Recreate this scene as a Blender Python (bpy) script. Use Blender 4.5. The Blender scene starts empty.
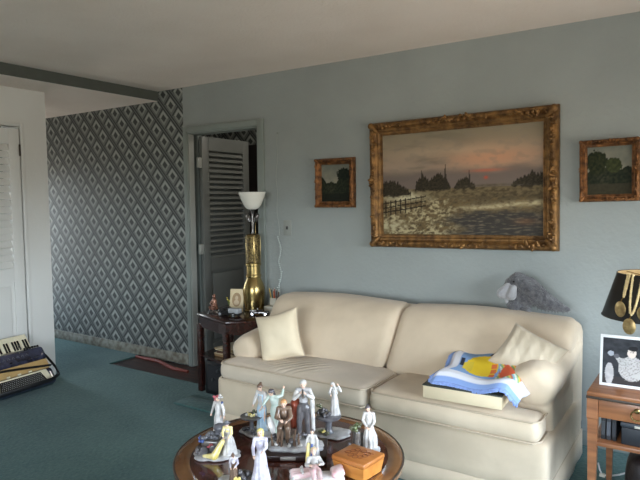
import bpy, bmesh, math, random
from mathutils import Vector, Matrix, noise
random.seed(7)
PI = math.pi
SC = bpy.context.scene
COL = SC.collection

# ------------------------------------------------------------------ helpers
def lin(c):
    return tuple(((v/255)/12.92 if v/255 <= .04045 else ((v/255+.055)/1.055)**2.4) for v in c[:3])

def nd(nt, typ, **kw):
    n = nt.nodes.new(typ)
    for k, v in kw.items():
        setattr(n, k, v)
    return n

MATS = {}
def mat(name, col, rough=.6, metal=0., var=0., vscale=8., bump=0., bscale=60., col2=None, coat=0., spec=.5, detail=3., sheen=0., stretch=None):
    """base colour with optional noise variation towards col2 and noise bump"""
    m = bpy.data.materials.new(name); m.use_nodes = True
    nt = m.node_tree; b = nt.nodes['Principled BSDF']
    b.inputs['Roughness'].default_value = rough
    b.inputs['Metallic'].default_value = metal
    b.inputs['Specular IOR Level'].default_value = spec
    b.inputs['Coat Weight'].default_value = coat
    b.inputs['Sheen Weight'].default_value = sheen
    tc = nd(nt, 'ShaderNodeTexCoord'); mp = nd(nt, 'ShaderNodeMapping')
    nt.links.new(tc.outputs['Object'], mp.inputs['Vector'])
    if stretch: mp.inputs['Scale'].default_value = stretch
    if var > 0 or col2:
        n = nd(nt, 'ShaderNodeTexNoise'); n.inputs['Scale'].default_value = vscale
        n.inputs['Detail'].default_value = detail
        nt.links.new(mp.outputs[0], n.inputs['Vector'])
        r = nd(nt, 'ShaderNodeValToRGB')
        c1 = lin(col); c2 = lin(col2) if col2 else tuple(x*(1-var) for x in c1)
        r.color_ramp.elements[0].position = .35; r.color_ramp.elements[1].position = .65
        r.color_ramp.elements[0].color = (*c2, 1); r.color_ramp.elements[1].color = (*c1, 1)
        nt.links.new(n.outputs['Fac'], r.inputs[0]); nt.links.new(r.outputs[0], b.inputs['Base Color'])
    else:
        b.inputs['Base Color'].default_value = (*lin(col), 1)
    if bump > 0:
        n2 = nd(nt, 'ShaderNodeTexNoise'); n2.inputs['Scale'].default_value = bscale
        bp = nd(nt, 'ShaderNodeBump'); bp.inputs['Strength'].default_value = bump; bp.inputs['Distance'].default_value = .01
        nt.links.new(mp.outputs[0], n2.inputs['Vector'])
        nt.links.new(n2.outputs['Fac'], bp.inputs['Height']); nt.links.new(bp.outputs[0], b.inputs['Normal'])
    MATS[name] = m
    return m

class E:
    """tiny expression wrapper that writes math nodes"""
    def __init__(s, nt, sock): s.nt, s.s = nt, sock
    def op(s, o, b=None, c=None):
        n = nd(s.nt, 'ShaderNodeMath', operation=o)
        for i, v in enumerate((s, b, c)):
            if v is None: continue
            if isinstance(v, E): s.nt.links.new(v.s, n.inputs[i])
            else: n.inputs[i].default_value = v
        return E(s.nt, n.outputs[0])
    def __add__(s, b): return s.op('ADD', b)
    def __sub__(s, b): return s.op('SUBTRACT', b)
    def __mul__(s, b): return s.op('MULTIPLY', b)
    def gt(s, b): return s.op('GREATER_THAN', b)
    def lt(s, b): return s.op('LESS_THAN', b)
    def fr(s): return s.op('FRACT')
    def mx(s, b): return s.op('MAXIMUM', b)
    def rng(s, a, b): return s.gt(a)*s.lt(b)

def mixc(nt, fac, a, b):
    n = nd(nt, 'ShaderNodeMix', data_type='RGBA')
    nt.links.new(fac.s, n.inputs[0])
    for i, v in ((6, a), (7, b)):
        if isinstance(v, tuple): n.inputs[i].default_value = (*lin(v), 1)
        else: nt.links.new(v, n.inputs[i])
    return n.outputs[2]

def finish(o, label=None, cat=None, group=None, kind=None):
    if label: o['label'] = label
    if cat: o['category'] = cat
    if group: o['group'] = group
    if kind: o['kind'] = kind
    return o

def thing(name, label, cat, loc=(0, 0, 0), rz=0, group=None):
    o = bpy.data.objects.new(name, None); COL.objects.link(o)
    o.empty_display_size = .05
    o.location = loc; o.rotation_euler = (0, 0, rz)
    return finish(o, label, cat, group)

def link(name, me, m, parent=None, sharp=40):
    o = bpy.data.objects.new(name, me); COL.objects.link(o)
    if m is not None:
        for mm in (m if isinstance(m, (list, tuple)) else [m]): me.materials.append(mm)
    if sharp:
        for p in me.polygons: p.use_smooth = True
        me.set_sharp_from_angle(angle=math.radians(sharp))
    if parent: o.parent = parent
    return o

class G:
    def __init__(s): s.bm = bmesh.new(); s.mi = 0
    def _done(s, vs, M=None):
        if M is not None: bmesh.ops.transform(s.bm, matrix=M, verts=vs)
        for v in vs:
            for f in v.link_faces: f.material_index = s.mi
        return s
    def box(s, x0, x1, y0, y1, z0, z1, bev=0, M=None, seg=2):
        c = Vector(((x0+x1)/2, (y0+y1)/2, (z0+z1)/2))
        T = Matrix.Translation(c) @ Matrix.Diagonal((abs(x1-x0), abs(y1-y0), abs(z1-z0), 1))
        r = bmesh.ops.create_cube(s.bm, size=1, matrix=T); vs = r['verts']
        if bev:
            es = list({e for v in vs for e in v.link_edges})
            q = bmesh.ops.bevel(s.bm, geom=es, offset=bev, segments=seg, profile=.5, affect='EDGES')
            vs = [v for v in q['verts']] + [v for v in vs if v.is_valid]
            vs = list({v for f in q['faces'] for v in f.verts} | {v for v in vs if v.is_valid})
        return s._done(vs, M)
    def loft(s, rings, cap=True, close=True):
        vv = [[s.bm.verts.new(p) for p in r] for r in rings]
        n = len(rings[0])
        for a, b in zip(vv[:-1], vv[1:]):
            for i in range(n if close else n-1):
                j = (i+1) % n
                try: s.bm.faces.new((a[i], a[j], b[j], b[i])).material_index = s.mi
                except ValueError: pass
        if cap and close:
            try:
                s.bm.faces.new(vv[0][::-1]).material_index = s.mi
                s.bm.faces.new(vv[-1]).material_index = s.mi
            except ValueError: pass
        return s
    def lathe(s, prof, c=(0, 0, 0), n=24, M=None, fold=0, nf=8, ph=0, cap=True):
        rings = []
        for k, (r, z) in enumerate(prof):
            ring = []
            for i in range(n):
                a = 2*PI*i/n
                rr = r*(1+fold*math.cos(nf*a+ph+k*.2)) if fold else r
                p = Vector((c[0]+rr*math.cos(a), c[1]+rr*math.sin(a), c[2]+z))
                ring.append(M @ p if M else p)
            rings.append(ring)
        return s.loft(rings, cap)
    def tube(s, pts, rad, n=10, cap=True, flat=1.):
        pts = [Vector(p) for p in pts]
        if not isinstance(rad, (list, tuple)): rad = [rad]*len(pts)
        rings = []; up = None
        for i, p in enumerate(pts):
            t = (pts[min(i+1, len(pts)-1)]-pts[max(i-1, 0)]).normalized()
            if up is None:
                up = Vector((0, 0, 1)) if abs(t.z) < .9 else Vector((1, 0, 0))
            a = (up - t*up.dot(t))
            if a.length < 1e-5: a = t.orthogonal()
            a.normalize(); up = a; b = t.cross(a)
            rings.append([p+a*(rad[i]*flat*math.cos(2*PI*k/n))+b*(rad[i]*math.sin(2*PI*k/n)) for k in range(n)])
        return s.loft(rings, cap)
    def loop(s, pts, rad, n=6):
        pts = [Vector(p) for p in pts]; N = len(pts); rings = []
        up = Vector((0, 0, 1)); ax = None
        for i, p in enumerate(pts):
            t = (pts[(i+1) % N]-pts[i-1]).normalized()
            if ax is None: ax = up if abs(t.z) < .8 else Vector((1, 0, 0))
            a = ax-t*ax.dot(t)
            if a.length < 1e-5: a = t.orthogonal()
            a.normalize(); ax = a; b = t.cross(a)
            rings.append([p+a*(rad*math.cos(2*PI*k/n))+b*(rad*math.sin(2*PI*k/n)) for k in range(n)])
        rings.append(rings[0])
        s.loft(rings, False)
        return s
    def cap(s, p0, p1, r0, r1=None, n=10):
        """round ended tapered capsule"""
        r1 = r0 if r1 is None else r1
        p0, p1 = Vector(p0), Vector(p1); d = p1-p0
        t = d.normalized() if d.length > 1e-6 else Vector((0, 0, 1)); a = t.orthogonal().normalized(); b = t.cross(a)
        rings = []
        for k in range(1, 5):
            th = PI/2*(1-k/4); rings.append((p0-t*r0*math.sin(th), max(r0*math.cos(th), r0*.05)))
        for k in range(0, 4):
            th = PI/2*k/4; rings.append((p1+t*r1*math.sin(th), max(r1*math.cos(th), r1*.05)))
        rings[0:0] = [(p0-t*r0, r0*.05)]; rings.append((p1+t*r1, r1*.05))
        return s.loft([[c+a*(r*math.cos(2*PI*i/n))+b*(r*math.sin(2*PI*i/n)) for i in range(n)] for c, r in rings])
    def ell(s, c, r, M=None, u=14, v=10):
        T = Matrix.Translation(Vector(c)) @ Matrix.Diagonal((*(r if isinstance(r, (tuple, list)) else (r, r, r)), 1))
        if M is not None: T = Matrix.Translation(Vector(c)) @ M @ Matrix.Diagonal((*(r if isinstance(r, (tuple, list)) else (r, r, r)), 1))
        q = bmesh.ops.create_uvsphere(s.bm, u_segments=u, v_segments=v, radius=1, matrix=T)
        return s._done(q['verts'])
    def rbox(s, x0, x1, y0, y1, z0, z1, r, n=(14, 10, 6), puff=(0, 0, 0), M=None, fn=None):
        """rounded, puffed box (cushion)"""
        h = Vector(((x1-x0)/2, (y1-y0)/2, (z1-z0)/2)); c = Vector(((x0+x1)/2, (y0+y1)/2, (z0+z1)/2))
        r = min(r, *h)
        V = {}
        def vert(i, j, k):
            key = (i, j, k)
            if key in V: return V[key]
            def co(t, hh):   # denser near ends
                u = 2*t-1; return hh*math.copysign(1-(1-abs(u))**1.5, u) if r < hh*.6 else hh*math.sin(u*PI/2)
            p = Vector((co(i/n[0], h.x), co(j/n[1], h.y), co(k/n[2], h.z)))
            q = Vector([max(-hh+r, min(hh-r, a)) for a, hh in zip(p, h)])
            d = p-q
            if d.length > 1e-9: p = q+d.normalized()*r
            a = [p.x/h.x, p.y/h.y, p.z/h.z]
            f = [max(0, 1-t*t) for t in a]
            p.x += puff[0]*a[0]*f[1]*f[2]; p.y += puff[1]*a[1]*f[0]*f[2]; p.z += puff[2]*a[2]*f[0]*f[1]
            p = p+c
            if fn: p = fn(p)
            if M is not None: p = M @ p
            V[key] = s.bm.verts.new(p); return V[key]
        for ax in range(3):
            a, b = [(1, 2), (2, 0), (0, 1)][ax]
            for side in (0, n[ax]):
                for i in range(n[a]):
                    for j in range(n[b]):
                        ks = []
                        for (di, dj) in ((0, 0), (1, 0), (1, 1), (0, 1)):
                            k = [0, 0, 0]; k[ax] = side; k[a] = i+di; k[b] = j+dj; ks.append(vert(*k))
                        if side == 0: ks.reverse()
                        try: s.bm.faces.new(ks).material_index = s.mi
                        except ValueError: pass
        return s
    def prism(s, poly, z0, z1, M=None, bev=0):
        a = [Vector((x, y, z0)) for x, y in poly]; b = [Vector((x, y, z1)) for x, y in poly]
        if M is not None: a = [M @ p for p in a]; b = [M @ p for p in b]
        va = [s.bm.verts.new(p) for p in a]; vb = [s.bm.verts.new(p) for p in b]; n = len(poly)
        fs = [s.bm.faces.new(va[::-1]), s.bm.faces.new(vb)]
        for i in range(n): fs.append(s.bm.faces.new((va[i], va[(i+1) % n], vb[(i+1) % n], vb[i])))
        for f in fs: f.material_index = s.mi
        if bev:
            es = list({e for v in va+vb for e in v.link_edges})
            bmesh.ops.bevel(s.bm, geom=es, offset=bev, segments=2, profile=.5, affect='EDGES')
        return s
    def mesh(s, name):
        bmesh.ops.recalc_face_normals(s.bm, faces=s.bm.faces[:])
        me = bpy.data.meshes.new(name); s.bm.to_mesh(me); s.bm.free(); return me
    def build(s, name, m, parent=None, sharp=40):
        return link(name, s.mesh(name), m, parent, sharp)
    def melt(s, name, m, parent=None, voxel=.002, smooth=3):
        """fuse everything into one continuous skin"""
        o = link(name, s.mesh(name), m, None, 0)
        r = o.modifiers.new('r', 'REMESH'); r.mode = 'VOXEL'; r.voxel_size = voxel
        if smooth:
            q = o.modifiers.new('s', 'SMOOTH'); q.factor = .5; q.iterations = smooth
        dg = bpy.context.evaluated_depsgraph_get(); dg.update()
        me = bpy.data.meshes.new_from_object(o.evaluated_get(dg))
        o.modifiers.clear(); old = o.data; o.data = me; bpy.data.meshes.remove(old)
        me.name = name
        for p in me.polygons: p.use_smooth = True
        if parent: o.parent = parent
        return o

def R(ax, d): return Matrix.Rotation(math.radians(d), 4, ax)
def T(x, y, z): return Matrix.Translation((x, y, z))
def fbm(x, y, z=0, o=4): return noise.fractal(Vector((x, y, z)), 1., 2., o)

def paint_mat(name, rough=.5, coat=0., bump=0, spec=.5):
    m = bpy.data.materials.new(name); m.use_nodes = True; nt = m.node_tree; b = nt.nodes['Principled BSDF']
    a = nd(nt, 'ShaderNodeVertexColor', layer_name='Col')
    nt.links.new(a.outputs[0], b.inputs['Base Color'])
    b.inputs['Roughness'].default_value = rough; b.inputs['Coat Weight'].default_value = coat; b.inputs['Specular IOR Level'].default_value = spec
    if bump:
        n2 = nd(nt, 'ShaderNodeTexNoise'); n2.inputs['Scale'].default_value = 150
        bp = nd(nt, 'ShaderNodeBump'); bp.inputs['Strength'].default_value = bump; bp.inputs['Distance'].default_value = .003
        nt.links.new(n2.outputs['Fac'], bp.inputs['Height']); nt.links.new(bp.outputs[0], b.inputs['Normal'])
    return m

def painted(name, pos, colf, nu, nv, m, parent=None):
    """grid surface; pos(u,v)->point, colf(u,v)->sRGB colour of the print"""
    vs = []; cs = []
    for j in range(nv+1):
        for i in range(nu+1):
            u, v = i/nu, j/nv
            vs.append(pos(u, v)); cs.append(lin(colf(u, v)))
    fs = [(j*(nu+1)+i, j*(nu+1)+i+1, (j+1)*(nu+1)+i+1, (j+1)*(nu+1)+i) for j in range(nv) for i in range(nu)]
    me = bpy.data.meshes.new(name); me.from_pydata(vs, [], fs)
    ca = me.color_attributes.new('Col', 'FLOAT_COLOR', 'POINT')
    for k, c in enumerate(cs): ca.data[k].color = (*c, 1)
    return link(name, me, m, parent, 180)

def mixt(a, b, t):
    t = max(0, min(1, t)); return tuple(x+(y-x)*t for x, y in zip(a, b))
def sst(a, b, x):
    t = max(0, min(1, (x-a)/(b-a))); return t*t*(3-2*t)

# ------------------------------------------------------------------ camera
cam = bpy.data.cameras.new('camera'); co = bpy.data.objects.new('camera', cam); COL.objects.link(co)
yaw, pitch, roll = -0.590, .065, -.0114
fw = Vector((math.sin(yaw)*math.cos(pitch), math.cos(yaw)*math.cos(pitch), -math.sin(pitch)))
r0 = Vector((math.cos(yaw), -math.sin(yaw), 0)); u0 = r0.cross(fw)
rr = math.cos(roll)*r0+math.sin(roll)*u0; uu = -math.sin(roll)*r0+math.cos(roll)*u0
co.matrix_world = Matrix(((rr.x, uu.x, -fw.x, 0), (rr.y, uu.y, -fw.y, 0), (rr.z, uu.z, -fw.z, 1.44), (0, 0, 0, 1)))
cam.sensor_width = 36; cam.lens = 590.3/640*36; cam.clip_start = .05
SC.camera = co

# ------------------------------------------------------------------ materials
def wall_mat(name, col, col2):
    return mat(name, col, rough=.75, col2=col2, vscale=2.2, bump=.35, bscale=38, detail=6)
M_wall = wall_mat('grey_green_wall_paint', (154, 160, 157), (147, 153, 150))
M_ceil = mat('ceiling_paint', (238, 226, 216), rough=.9, col2=(232, 219, 208), vscale=2, bump=.5, bscale=55)
M_white = mat('closet_white_paint', (218, 218, 214), rough=.6, col2=(212, 211, 206), vscale=1.5, bump=.1, bscale=40)
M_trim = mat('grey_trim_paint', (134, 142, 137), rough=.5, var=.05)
M_jamb = mat('pale_jamb_paint', (150, 152, 146), rough=.5, var=.05)
M_alu0 = mat('white_fitting', (200, 198, 190), rough=.5)
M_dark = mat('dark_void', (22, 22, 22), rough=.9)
M_soff = mat('dark_grey_soffit_paint', (84, 88, 82), rough=.8, var=.1)
M_base = mat('speckled_baseboard', (150, 150, 138), rough=.7, col2=(112, 106, 92), vscale=22, bump=.3)

def carpet_mat():
    m = mat('green_carpet', (50, 78, 74), rough=.95, spec=.1)
    nt = m.node_tree; b = nt.nodes['Principled BSDF']; mp = [n for n in nt.nodes if n.type == 'MAPPING'][0]
    n1 = nd(nt, 'ShaderNodeTexNoise'); n1.inputs['Scale'].default_value = 1.5; n1.inputs['Detail'].default_value = 5
    n2 = nd(nt, 'ShaderNodeTexNoise'); n2.inputs['Scale'].default_value = 45; n2.inputs['Detail'].default_value = 4
    for n in (n1, n2): nt.links.new(mp.outputs[0], n.inputs['Vector'])
    r = nd(nt, 'ShaderNodeValToRGB'); r.color_ramp.elements[0].position = .35; r.color_ramp.elements[1].position = .7
    r.color_ramp.elements[0].color = (*lin((50, 84, 82)), 1); r.color_ramp.elements[1].color = (*lin((88, 120, 114)), 1)
    f = E(nt, n1.outputs['Fac'])*.6+E(nt, n2.outputs['Fac'])*.4
    nt.links.new(f.s, r.inputs[0]); nt.links.new(r.outputs[0], b.inputs['Base Color'])
    bp = nd(nt, 'ShaderNodeBump'); bp.inputs['Strength'].default_value = .8; bp.inputs['Distance'].default_value = .02
    nt.links.new(f.s, bp.inputs['Height']); nt.links.new(bp.outputs[0], b.inputs['Normal'])
    b.inputs['Sheen Weight'].default_value = .15
    return m
M_carpet = carpet_mat()

def paper_mat(dx=0., dz=0., ax=0):
    m = bpy.data.materials.new('diamond_wallpaper'); m.use_nodes = True; nt = m.node_tree
    b = nt.nodes['Principled BSDF']; b.inputs['Roughness'].default_value = .62
    tc = nd(nt, 'ShaderNodeTexCoord'); sp = nd(nt, 'ShaderNodeSeparateXYZ'); nt.links.new(tc.outputs['Object'], sp.inputs[0])
    x, z = E(nt, sp.outputs[ax]), E(nt, sp.outputs[2])
    px, pz = .193, .207
    a = (x+dx)*(1/px); c = (z+dz)*(1/pz)
    fu = (a+c+100.).fr(); fv = (a-c+100.).fr()
    # tall layered lozenges: pale chevron over a dark core, striped flanks
    white = (fu.rng(.84, .96)*fv.rng(.06, .72)).mx(fv.rng(.06, .19)*fu.rng(.42, .96))
    core = fu.rng(.50, .80)*fv.rng(.24, .60)
    s1 = fu.rng(.0, .09).mx(fu.rng(.16, .25)).mx(fv.rng(.90, 1.)*fu.rng(.3, 1.))
    rim = fu.rng(.36, .84)*fv.rng(.19, .74)
    col = mixc(nt, rim, (106, 110, 106), (138, 142, 136))
    col = mixc(nt, s1, col, (52, 56, 55))
    col = mixc(nt, white, col, (160, 163, 157))
    col = mixc(nt, core, col, (60, 64, 62))
    nt.links.new(col, b.inputs['Base Color'])
    return m
M_paper = paper_mat(.07, .0)

def struct(name, g, m, label=None, sharp=30, **k):
    o = g.build(name, m, None, sharp); o['kind'] = 'structure'
    if label: o['label'] = label
    return o

# ------------------------------------------------------------------ room shell
YW = 3.66; XS = -4.18; XL = -4.58; CH = 2.44; CL = 2.355; XR = 1.05; YB = -2.4; XE = -7.0; YC = 2.82
DX0, DX1, DZ = -3.815, -3.03, 2.045        # doorway opening
g = G()
g.box(XE, XR, YB, 3.30, -.12, 0); g.box(XE, -4.53, 3.30, YW, -.12, 0); g.box(-2.6, XR, 3.30, YW, -.12, 0)
struct('floor', g, M_carpet, 'green carpet floor')
g = G(); g.box(-4.53, -2.6, 3.30, 5.6, -.12, -.012)
M_wood_floor = mat('bare_reddish_floorboards', (74, 44, 34), rough=.45, col2=(38, 28, 24), vscale=5, stretch=(1, 6, 1))
o = struct('floor_bare_strip', g, M_wood_floor, 'bare dark reddish floor strip at the doorway')
g = G(); g.tube([(-4.52, 3.6, -.002), (-4.2, 3.585, .004), (-3.9, 3.50, -.002), (-3.72, 3.50, 0)], [.012, .016, .016, .012], 8)
struct('trim_1', g, mat('red_brown_tack_strip', (132, 62, 48), rough=.6, var=.3), 'reddish strip along the torn carpet edge')
# back wall: grey part with doorway, wallpaper part
g = G()
g.box(DX1, XR, YW, YW+.12, 0, CH+.1); g.box(-3.87, DX1, YW, YW+.12, DZ, CH+.1); g.box(-3.87, DX0, YW, YW+.055, -.05, DZ)
struct('wall_back', g, M_wall, 'grey green painted wall behind the sofa')
g = G(); g.box(XE, -3.87, YW, YW+.12, -.05, CH+.1)
struct('wall_wallpaper', g, M_paper, 'wall with black, grey and white diamond wallpaper')
g = G(); g.box(XS, XR, YB, YW+.12, CH, CH+.1); struct('ceiling', g, M_ceil)
g = G(); g.box(XE, XS-.003, YB, YW+.12, CL, CL+.06); struct('ceiling_hall', g, M_ceil, 'lower ceiling over the hallway')
g = G(); g.box(XS-.003, XS, YB, YW, CL, CH+.02); struct('trim_soffit', g, M_soff, 'dark grey step between the two ceiling heights')
# closet wall on the left with louvred door in it
g = G()
LD0, LD1, LZ = 1.10, 2.60, 2.055
g.box(XL-.1, XL, YB, LD0, 0, CL+.02); g.box(XL-.1, XL, LD1, YC, 0, CL+.02); g.box(XL-.1, XL, LD0, LD1, LZ, CL+.02)
g.box(XE, XL-.1, YC-.1, YC, 0, CL+.02)
struct('wall_left', g, M_white, 'white closet wall on the left')
g = G(); HY0, HY1, HZ0, HZ1 = 2.95, 3.45, .3, 1.9
g.box(XE-.1, XE, YC-.1, HY0, 0, CL+.02); g.box(XE-.1, XE, HY1, YW+.12, 0, CL+.02); g.box(XE-.1, XE, HY0, HY1, 0, HZ0); g.box(XE-.1, XE, HY0, HY1, HZ1, CL+.02)
struct('wall_hall_end', g, M_white)
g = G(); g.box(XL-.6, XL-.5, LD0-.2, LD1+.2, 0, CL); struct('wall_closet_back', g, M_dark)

def louvre_door(name, w, h, m, handle=False, parent=None, z_rails=(.08, .86, .98, None), nsl=28, label=None, panel=True, slat=50):
    """door leaf in local coords: x 0..w, y 0..-.035 front, z 0..h"""
    g = G(); st = .085
    g.box(0, st, -.035, 0, 0, h, .004); g.box(w-st, w, -.035, 0, 0, h, .004)
    g.box(st, w-st, -.035, 0, 0, .16); g.box(st, w-st, -.035, 0, h-.12, h); g.box(st, w-st, -.035, 0, .82, .93)
    o = g.build(name, m, parent, 30)
    g = G(); g.box(st, w-st, -.020, -.012, .16, .82)
    if panel: g.box(st+.03, w-st-.03, -.030, -.018, .19, .79, .008)
    g.build('panel', m, o, 30)
    g = G(); n = nsl; z0, z1 = .93, h-.12
    for k in range(n):
        z = z0+(z1-z0)*(k+.5)/n
        g.box(st, w-st, -.030, .030, -.003, .003, 0, T(0, -.017, z) @ R('X', slat))
    g.build('louvre_slats', m, o, 30)
    return o
dw = (LD1-LD0)/2
for k in range(2):
    y0 = LD1-.006 if k == 0 else LD1-dw-.006
    d = louvre_door('door_%d' % (k+1), dw-.008, LZ-.03, M_white, nsl=18, slat=57)
    d.matrix_world = T(XL-.025, y0, .012) @ R('Z', 90+180)
    d['kind'] = 'structure'; d['label'] = 'white louvred closet door'
    # flip so the face looks into the room
    d.matrix_world = T(XL-.04, y0-dw+.008, .012) @ R('Z', 90)
    if k == 0:
        g = G()
        for z in (1.86, .25):
            g.cap((dw-.010, -.04, z-.04), (dw-.010, -.04, z+.04), .007)
        g.build('hinge', mat('dark_hinge_metal', (70, 66, 60), rough=.4, metal=.8), d)
    else:
        g = G(); g.lathe([(.008, 0), (.008, .02), (.018, .028), (.018, .04), (.006, .046)], M=T(dw-.06, -.035, .93) @ R('X', 90)); g.build('door_handle', M_white, d)
# thin gap round the closet doors
g = G(); e = .012
g.box(XL-.03, XL+.006, LD1, LD1+.03, 0, LZ+.03, .002); g.box(XL-.03, XL+.006, LD0-.03, LD0, 0, LZ+.03, .002); g.box(XL-.03, XL+.006, LD0, LD1, LZ, LZ+.03, .002)
struct('trim_2', g, M_white, 'closet door casing')

# right wall with big glass patio door, rear wall with an added fill window
M_glass = bpy.data.materials.new('window_glass'); M_glass.use_nodes = True
nt = M_glass.node_tree; nt.nodes.clear()
out = nd(nt, 'ShaderNodeOutputMaterial'); tr = nd(nt, 'ShaderNodeBsdfTransparent'); gl = nd(nt, 'ShaderNodeBsdfGlossy'); gl.inputs['Roughness'].default_value = .02
mx = nd(nt, 'ShaderNodeMixShader'); fr = nd(nt, 'ShaderNodeFresnel'); fr.inputs[0].default_value = 1.3
nt.links.new(fr.outputs[0], mx.inputs[0]); nt.links.new(tr.outputs[0], mx.inputs[1]); nt.links.new(gl.outputs[0], mx.inputs[2]); nt.links.new(mx.outputs[0], out.inputs[0])
M_alu = mat('white_window_frame', (205, 205, 200), rough=.4)
WY0, WY1, WZ0, WZ1 = .7, 3.25, .55, 1.70
g = G(); g.box(XR, XR+.12, YB, WY0, 0, CH+.1); g.box(XR, XR+.12, WY1, YW+.12, 0, CH+.1); g.box(XR, XR+.12, WY0, WY1, WZ1, CH+.1); g.box(XR, XR+.12, WY0, WY1, -.1, WZ0)
struct('wall_right', g, M_wall)
BX0, BX1, BZ0, BZ1 = -1.9, .8, .6, 1.9
g = G(); g.box(XL, BX0, YB-.12, YB, 0, CH+.1); g.box(BX1, XR+.12, YB-.12, YB, 0, CH+.1); g.box(BX0, BX1, YB-.12, YB, BZ1, CH+.1); g.box(BX0, BX1, YB-.12, YB, -.1, BZ0)
struct('wall_front', g, M_wall)
def window(name, M, w, h, nx):
    g = G()
    g.box(0, w, -.05, .0, 0, .05); g.box(0, w, -.05, 0, h-.05, h); g.box(0, .05, -.05, 0, 0, h); g.box(w-.05, w, -.05, 0, 0, h)
    for k in range(1, nx): g.box(w*k/nx-.025, w*k/nx+.025, -.05, 0, 0, h)
    o = g.build(name, M_alu); o.matrix_world = M; o['kind'] = 'structure'
    g = G(); g.box(.05, w-.05, -.028, -.022, .05, h-.05); g.build('pane', M_glass, o, 0)
    return o
window('window_1', T(XR+.1, WY0, WZ0) @ R('Z', 90), WY1-WY0, WZ1-WZ0, 2)
window('window_fill', T(BX0, YB-.02, BZ0), BX1-BX0, BZ1-BZ0, 2)  # unseen rear opening, added for frontal fill light

window('window_3', T(XE-.02, HY0, HZ0) @ R('Z', 90), HY1-HY0, HZ1-HZ0, 1)
# baseboards
g = G(); g.box(XE, -3.87, YW-.014, YW, 0, .09, .003); struct('baseboard_hall', g, M_base)
g = G(); g.box(-2.96, XR, YW-.014, YW, 0, .09, .003); struct('baseboard_back', g, M_trim)

# door casing
g = G(); c = .05
g.box(DX0-.045, DX0, YW-.02, YW, -.01, DZ+c, .004); g.box(DX1, DX1+.065, YW-.02, YW, -.01, DZ+c, .004); g.box(DX0, DX1, YW-.02, YW, DZ, DZ+c, .004)
g.box(DX1-.012, DX1, YW, YW+.12, 0, DZ); g.box(DX0, DX1, YW, YW+.12, DZ-.012, DZ)
struct('trim_3', g, M_trim, 'grey casing round the inner doorway')
g = G(); g.box(DX0, DX0+.012, YW-.005, YW+.055, 0, DZ-.012)
struct('trim_4', g, M_jamb, 'pale door jamb')
# inner room
IY = 4.9
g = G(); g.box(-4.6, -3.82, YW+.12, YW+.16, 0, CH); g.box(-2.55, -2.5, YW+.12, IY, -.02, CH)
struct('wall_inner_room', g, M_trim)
g = G(); g.box(-4.64, -4.6, YW+.12, IY, -.02, CH); struct('wall_inner_left', g, paper_mat(.02, .03, 1), 'diamond wallpaper on the inner room side wall')
g = G(); g.box(-4.64, -2.5, IY, IY+.05, -.02, CH); struct('wall_inner_back', g, paper_mat(.02, .0), 'diamond wallpaper seen through the doorway')
g = G(); g.box(-4.64, -2.5, YW+.12, IY, CH, CH+.05); struct('ceiling_inner', g, M_ceil)
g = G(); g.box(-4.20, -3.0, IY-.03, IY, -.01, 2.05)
struct('door_4', g, mat('near_black_opening', (34, 30, 28), rough=.6), 'near-black slab painted as the dark opening at the inner room back')  # darkness of the opening is put into the slab colour
t = thing('inner_fill_light', 'unseen glowing bowl added to brighten the inner room', 'fill light', (-3.1, 4.3, CH))  # unseen fixture added to brighten the inner room
g = G(); g.lathe([(.02, 0), (.14, -.005), (.14, -.03), (.02, -.031)]); g.build('mount', M_alu0, t)
M_fillglow = bpy.data.materials.new('fill_glow'); M_fillglow.use_nodes = True
b = M_fillglow.node_tree.nodes['Principled BSDF']; b.inputs['Emission Color'].default_value = (1, .93, .82, 1); b.inputs['Emission Strength'].default_value = 7
g = G(); g.lathe([(.12, -.03), (.11, -.06), (.07, -.085), (.01, -.095)]); g.build('glow_bowl', M_fillglow, t)
# open louvred leaf, hinged at the left jamb
M_leaf = mat('grey_louvred_door_paint', (104, 106, 102), rough=.5, var=.05)
leaf = louvre_door('door_3', .63, 2.01, M_leaf, nsl=20)
leaf.matrix_world = T(DX0+.034, YW+.095, .012) @ R('Z', 90.5)
leaf['kind'] = 'structure'; leaf['label'] = 'grey louvred door standing open into the inner room'
g = G()
for z in (1.78, 1.02, .28): g.box(-.042, .002, -.030, -.004, z-.045, z+.045, .003)
g.build('hinge', M_jamb, leaf)
# light switch
M_plate = mat('wall_tone_plate', (150, 154, 148), rough=.5)
t = thing('light_switch', 'small pale light switch plate on wall right of the doorway', 'light switch', (-2.75, YW, 1.24))
g = G(); g.box(-.037, .037, -.006, 0, -.06, .06, .003); g.build('plate', M_plate, t)
g = G(); g.box(-.006, .006, -.016, -.005, -.012, .012, .002); g.build('toggle', mat('dark_toggle', (60, 58, 55), rough=.4), t)

# ------------------------------------------------------------------ world & light
w = bpy.data.worlds.new('world'); SC.world = w; w.use_nodes = True; nt = w.node_tree
bg = nt.nodes['Background']; tc = nd(nt, 'ShaderNodeTexCoord'); sp = nd(nt, 'ShaderNodeSeparateXYZ'); nt.links.new(tc.outputs['Generated'], sp.inputs[0])
rp = nd(nt, 'ShaderNodeValToRGB'); cr = rp.color_ramp
mr = nd(nt, 'ShaderNodeMapRange'); mr.inputs[1].default_value = -1; mr.inputs[2].default_value = 1
nt.links.new(sp.outputs[2], mr.inputs[0]); nt.links.new(mr.outputs[0], rp.inputs[0])
cr.elements[0].position = .0; cr.elements[0].color = (.76, .68, .60, 1)
cr.elements[1].position = 1.; cr.elements[1].color = (.95, 1.20, 1.65, 1)
for p, c in ((.49, (.55, .50, .42, 1)), (.505, (1.45, 1.60, 1.70, 1)), (.57, (1.6, 1.80, 2.0, 1)), (.66, (1.35, 1.65, 2.05, 1))):
    e_ = cr.elements.new(p); e_.color = c
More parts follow.
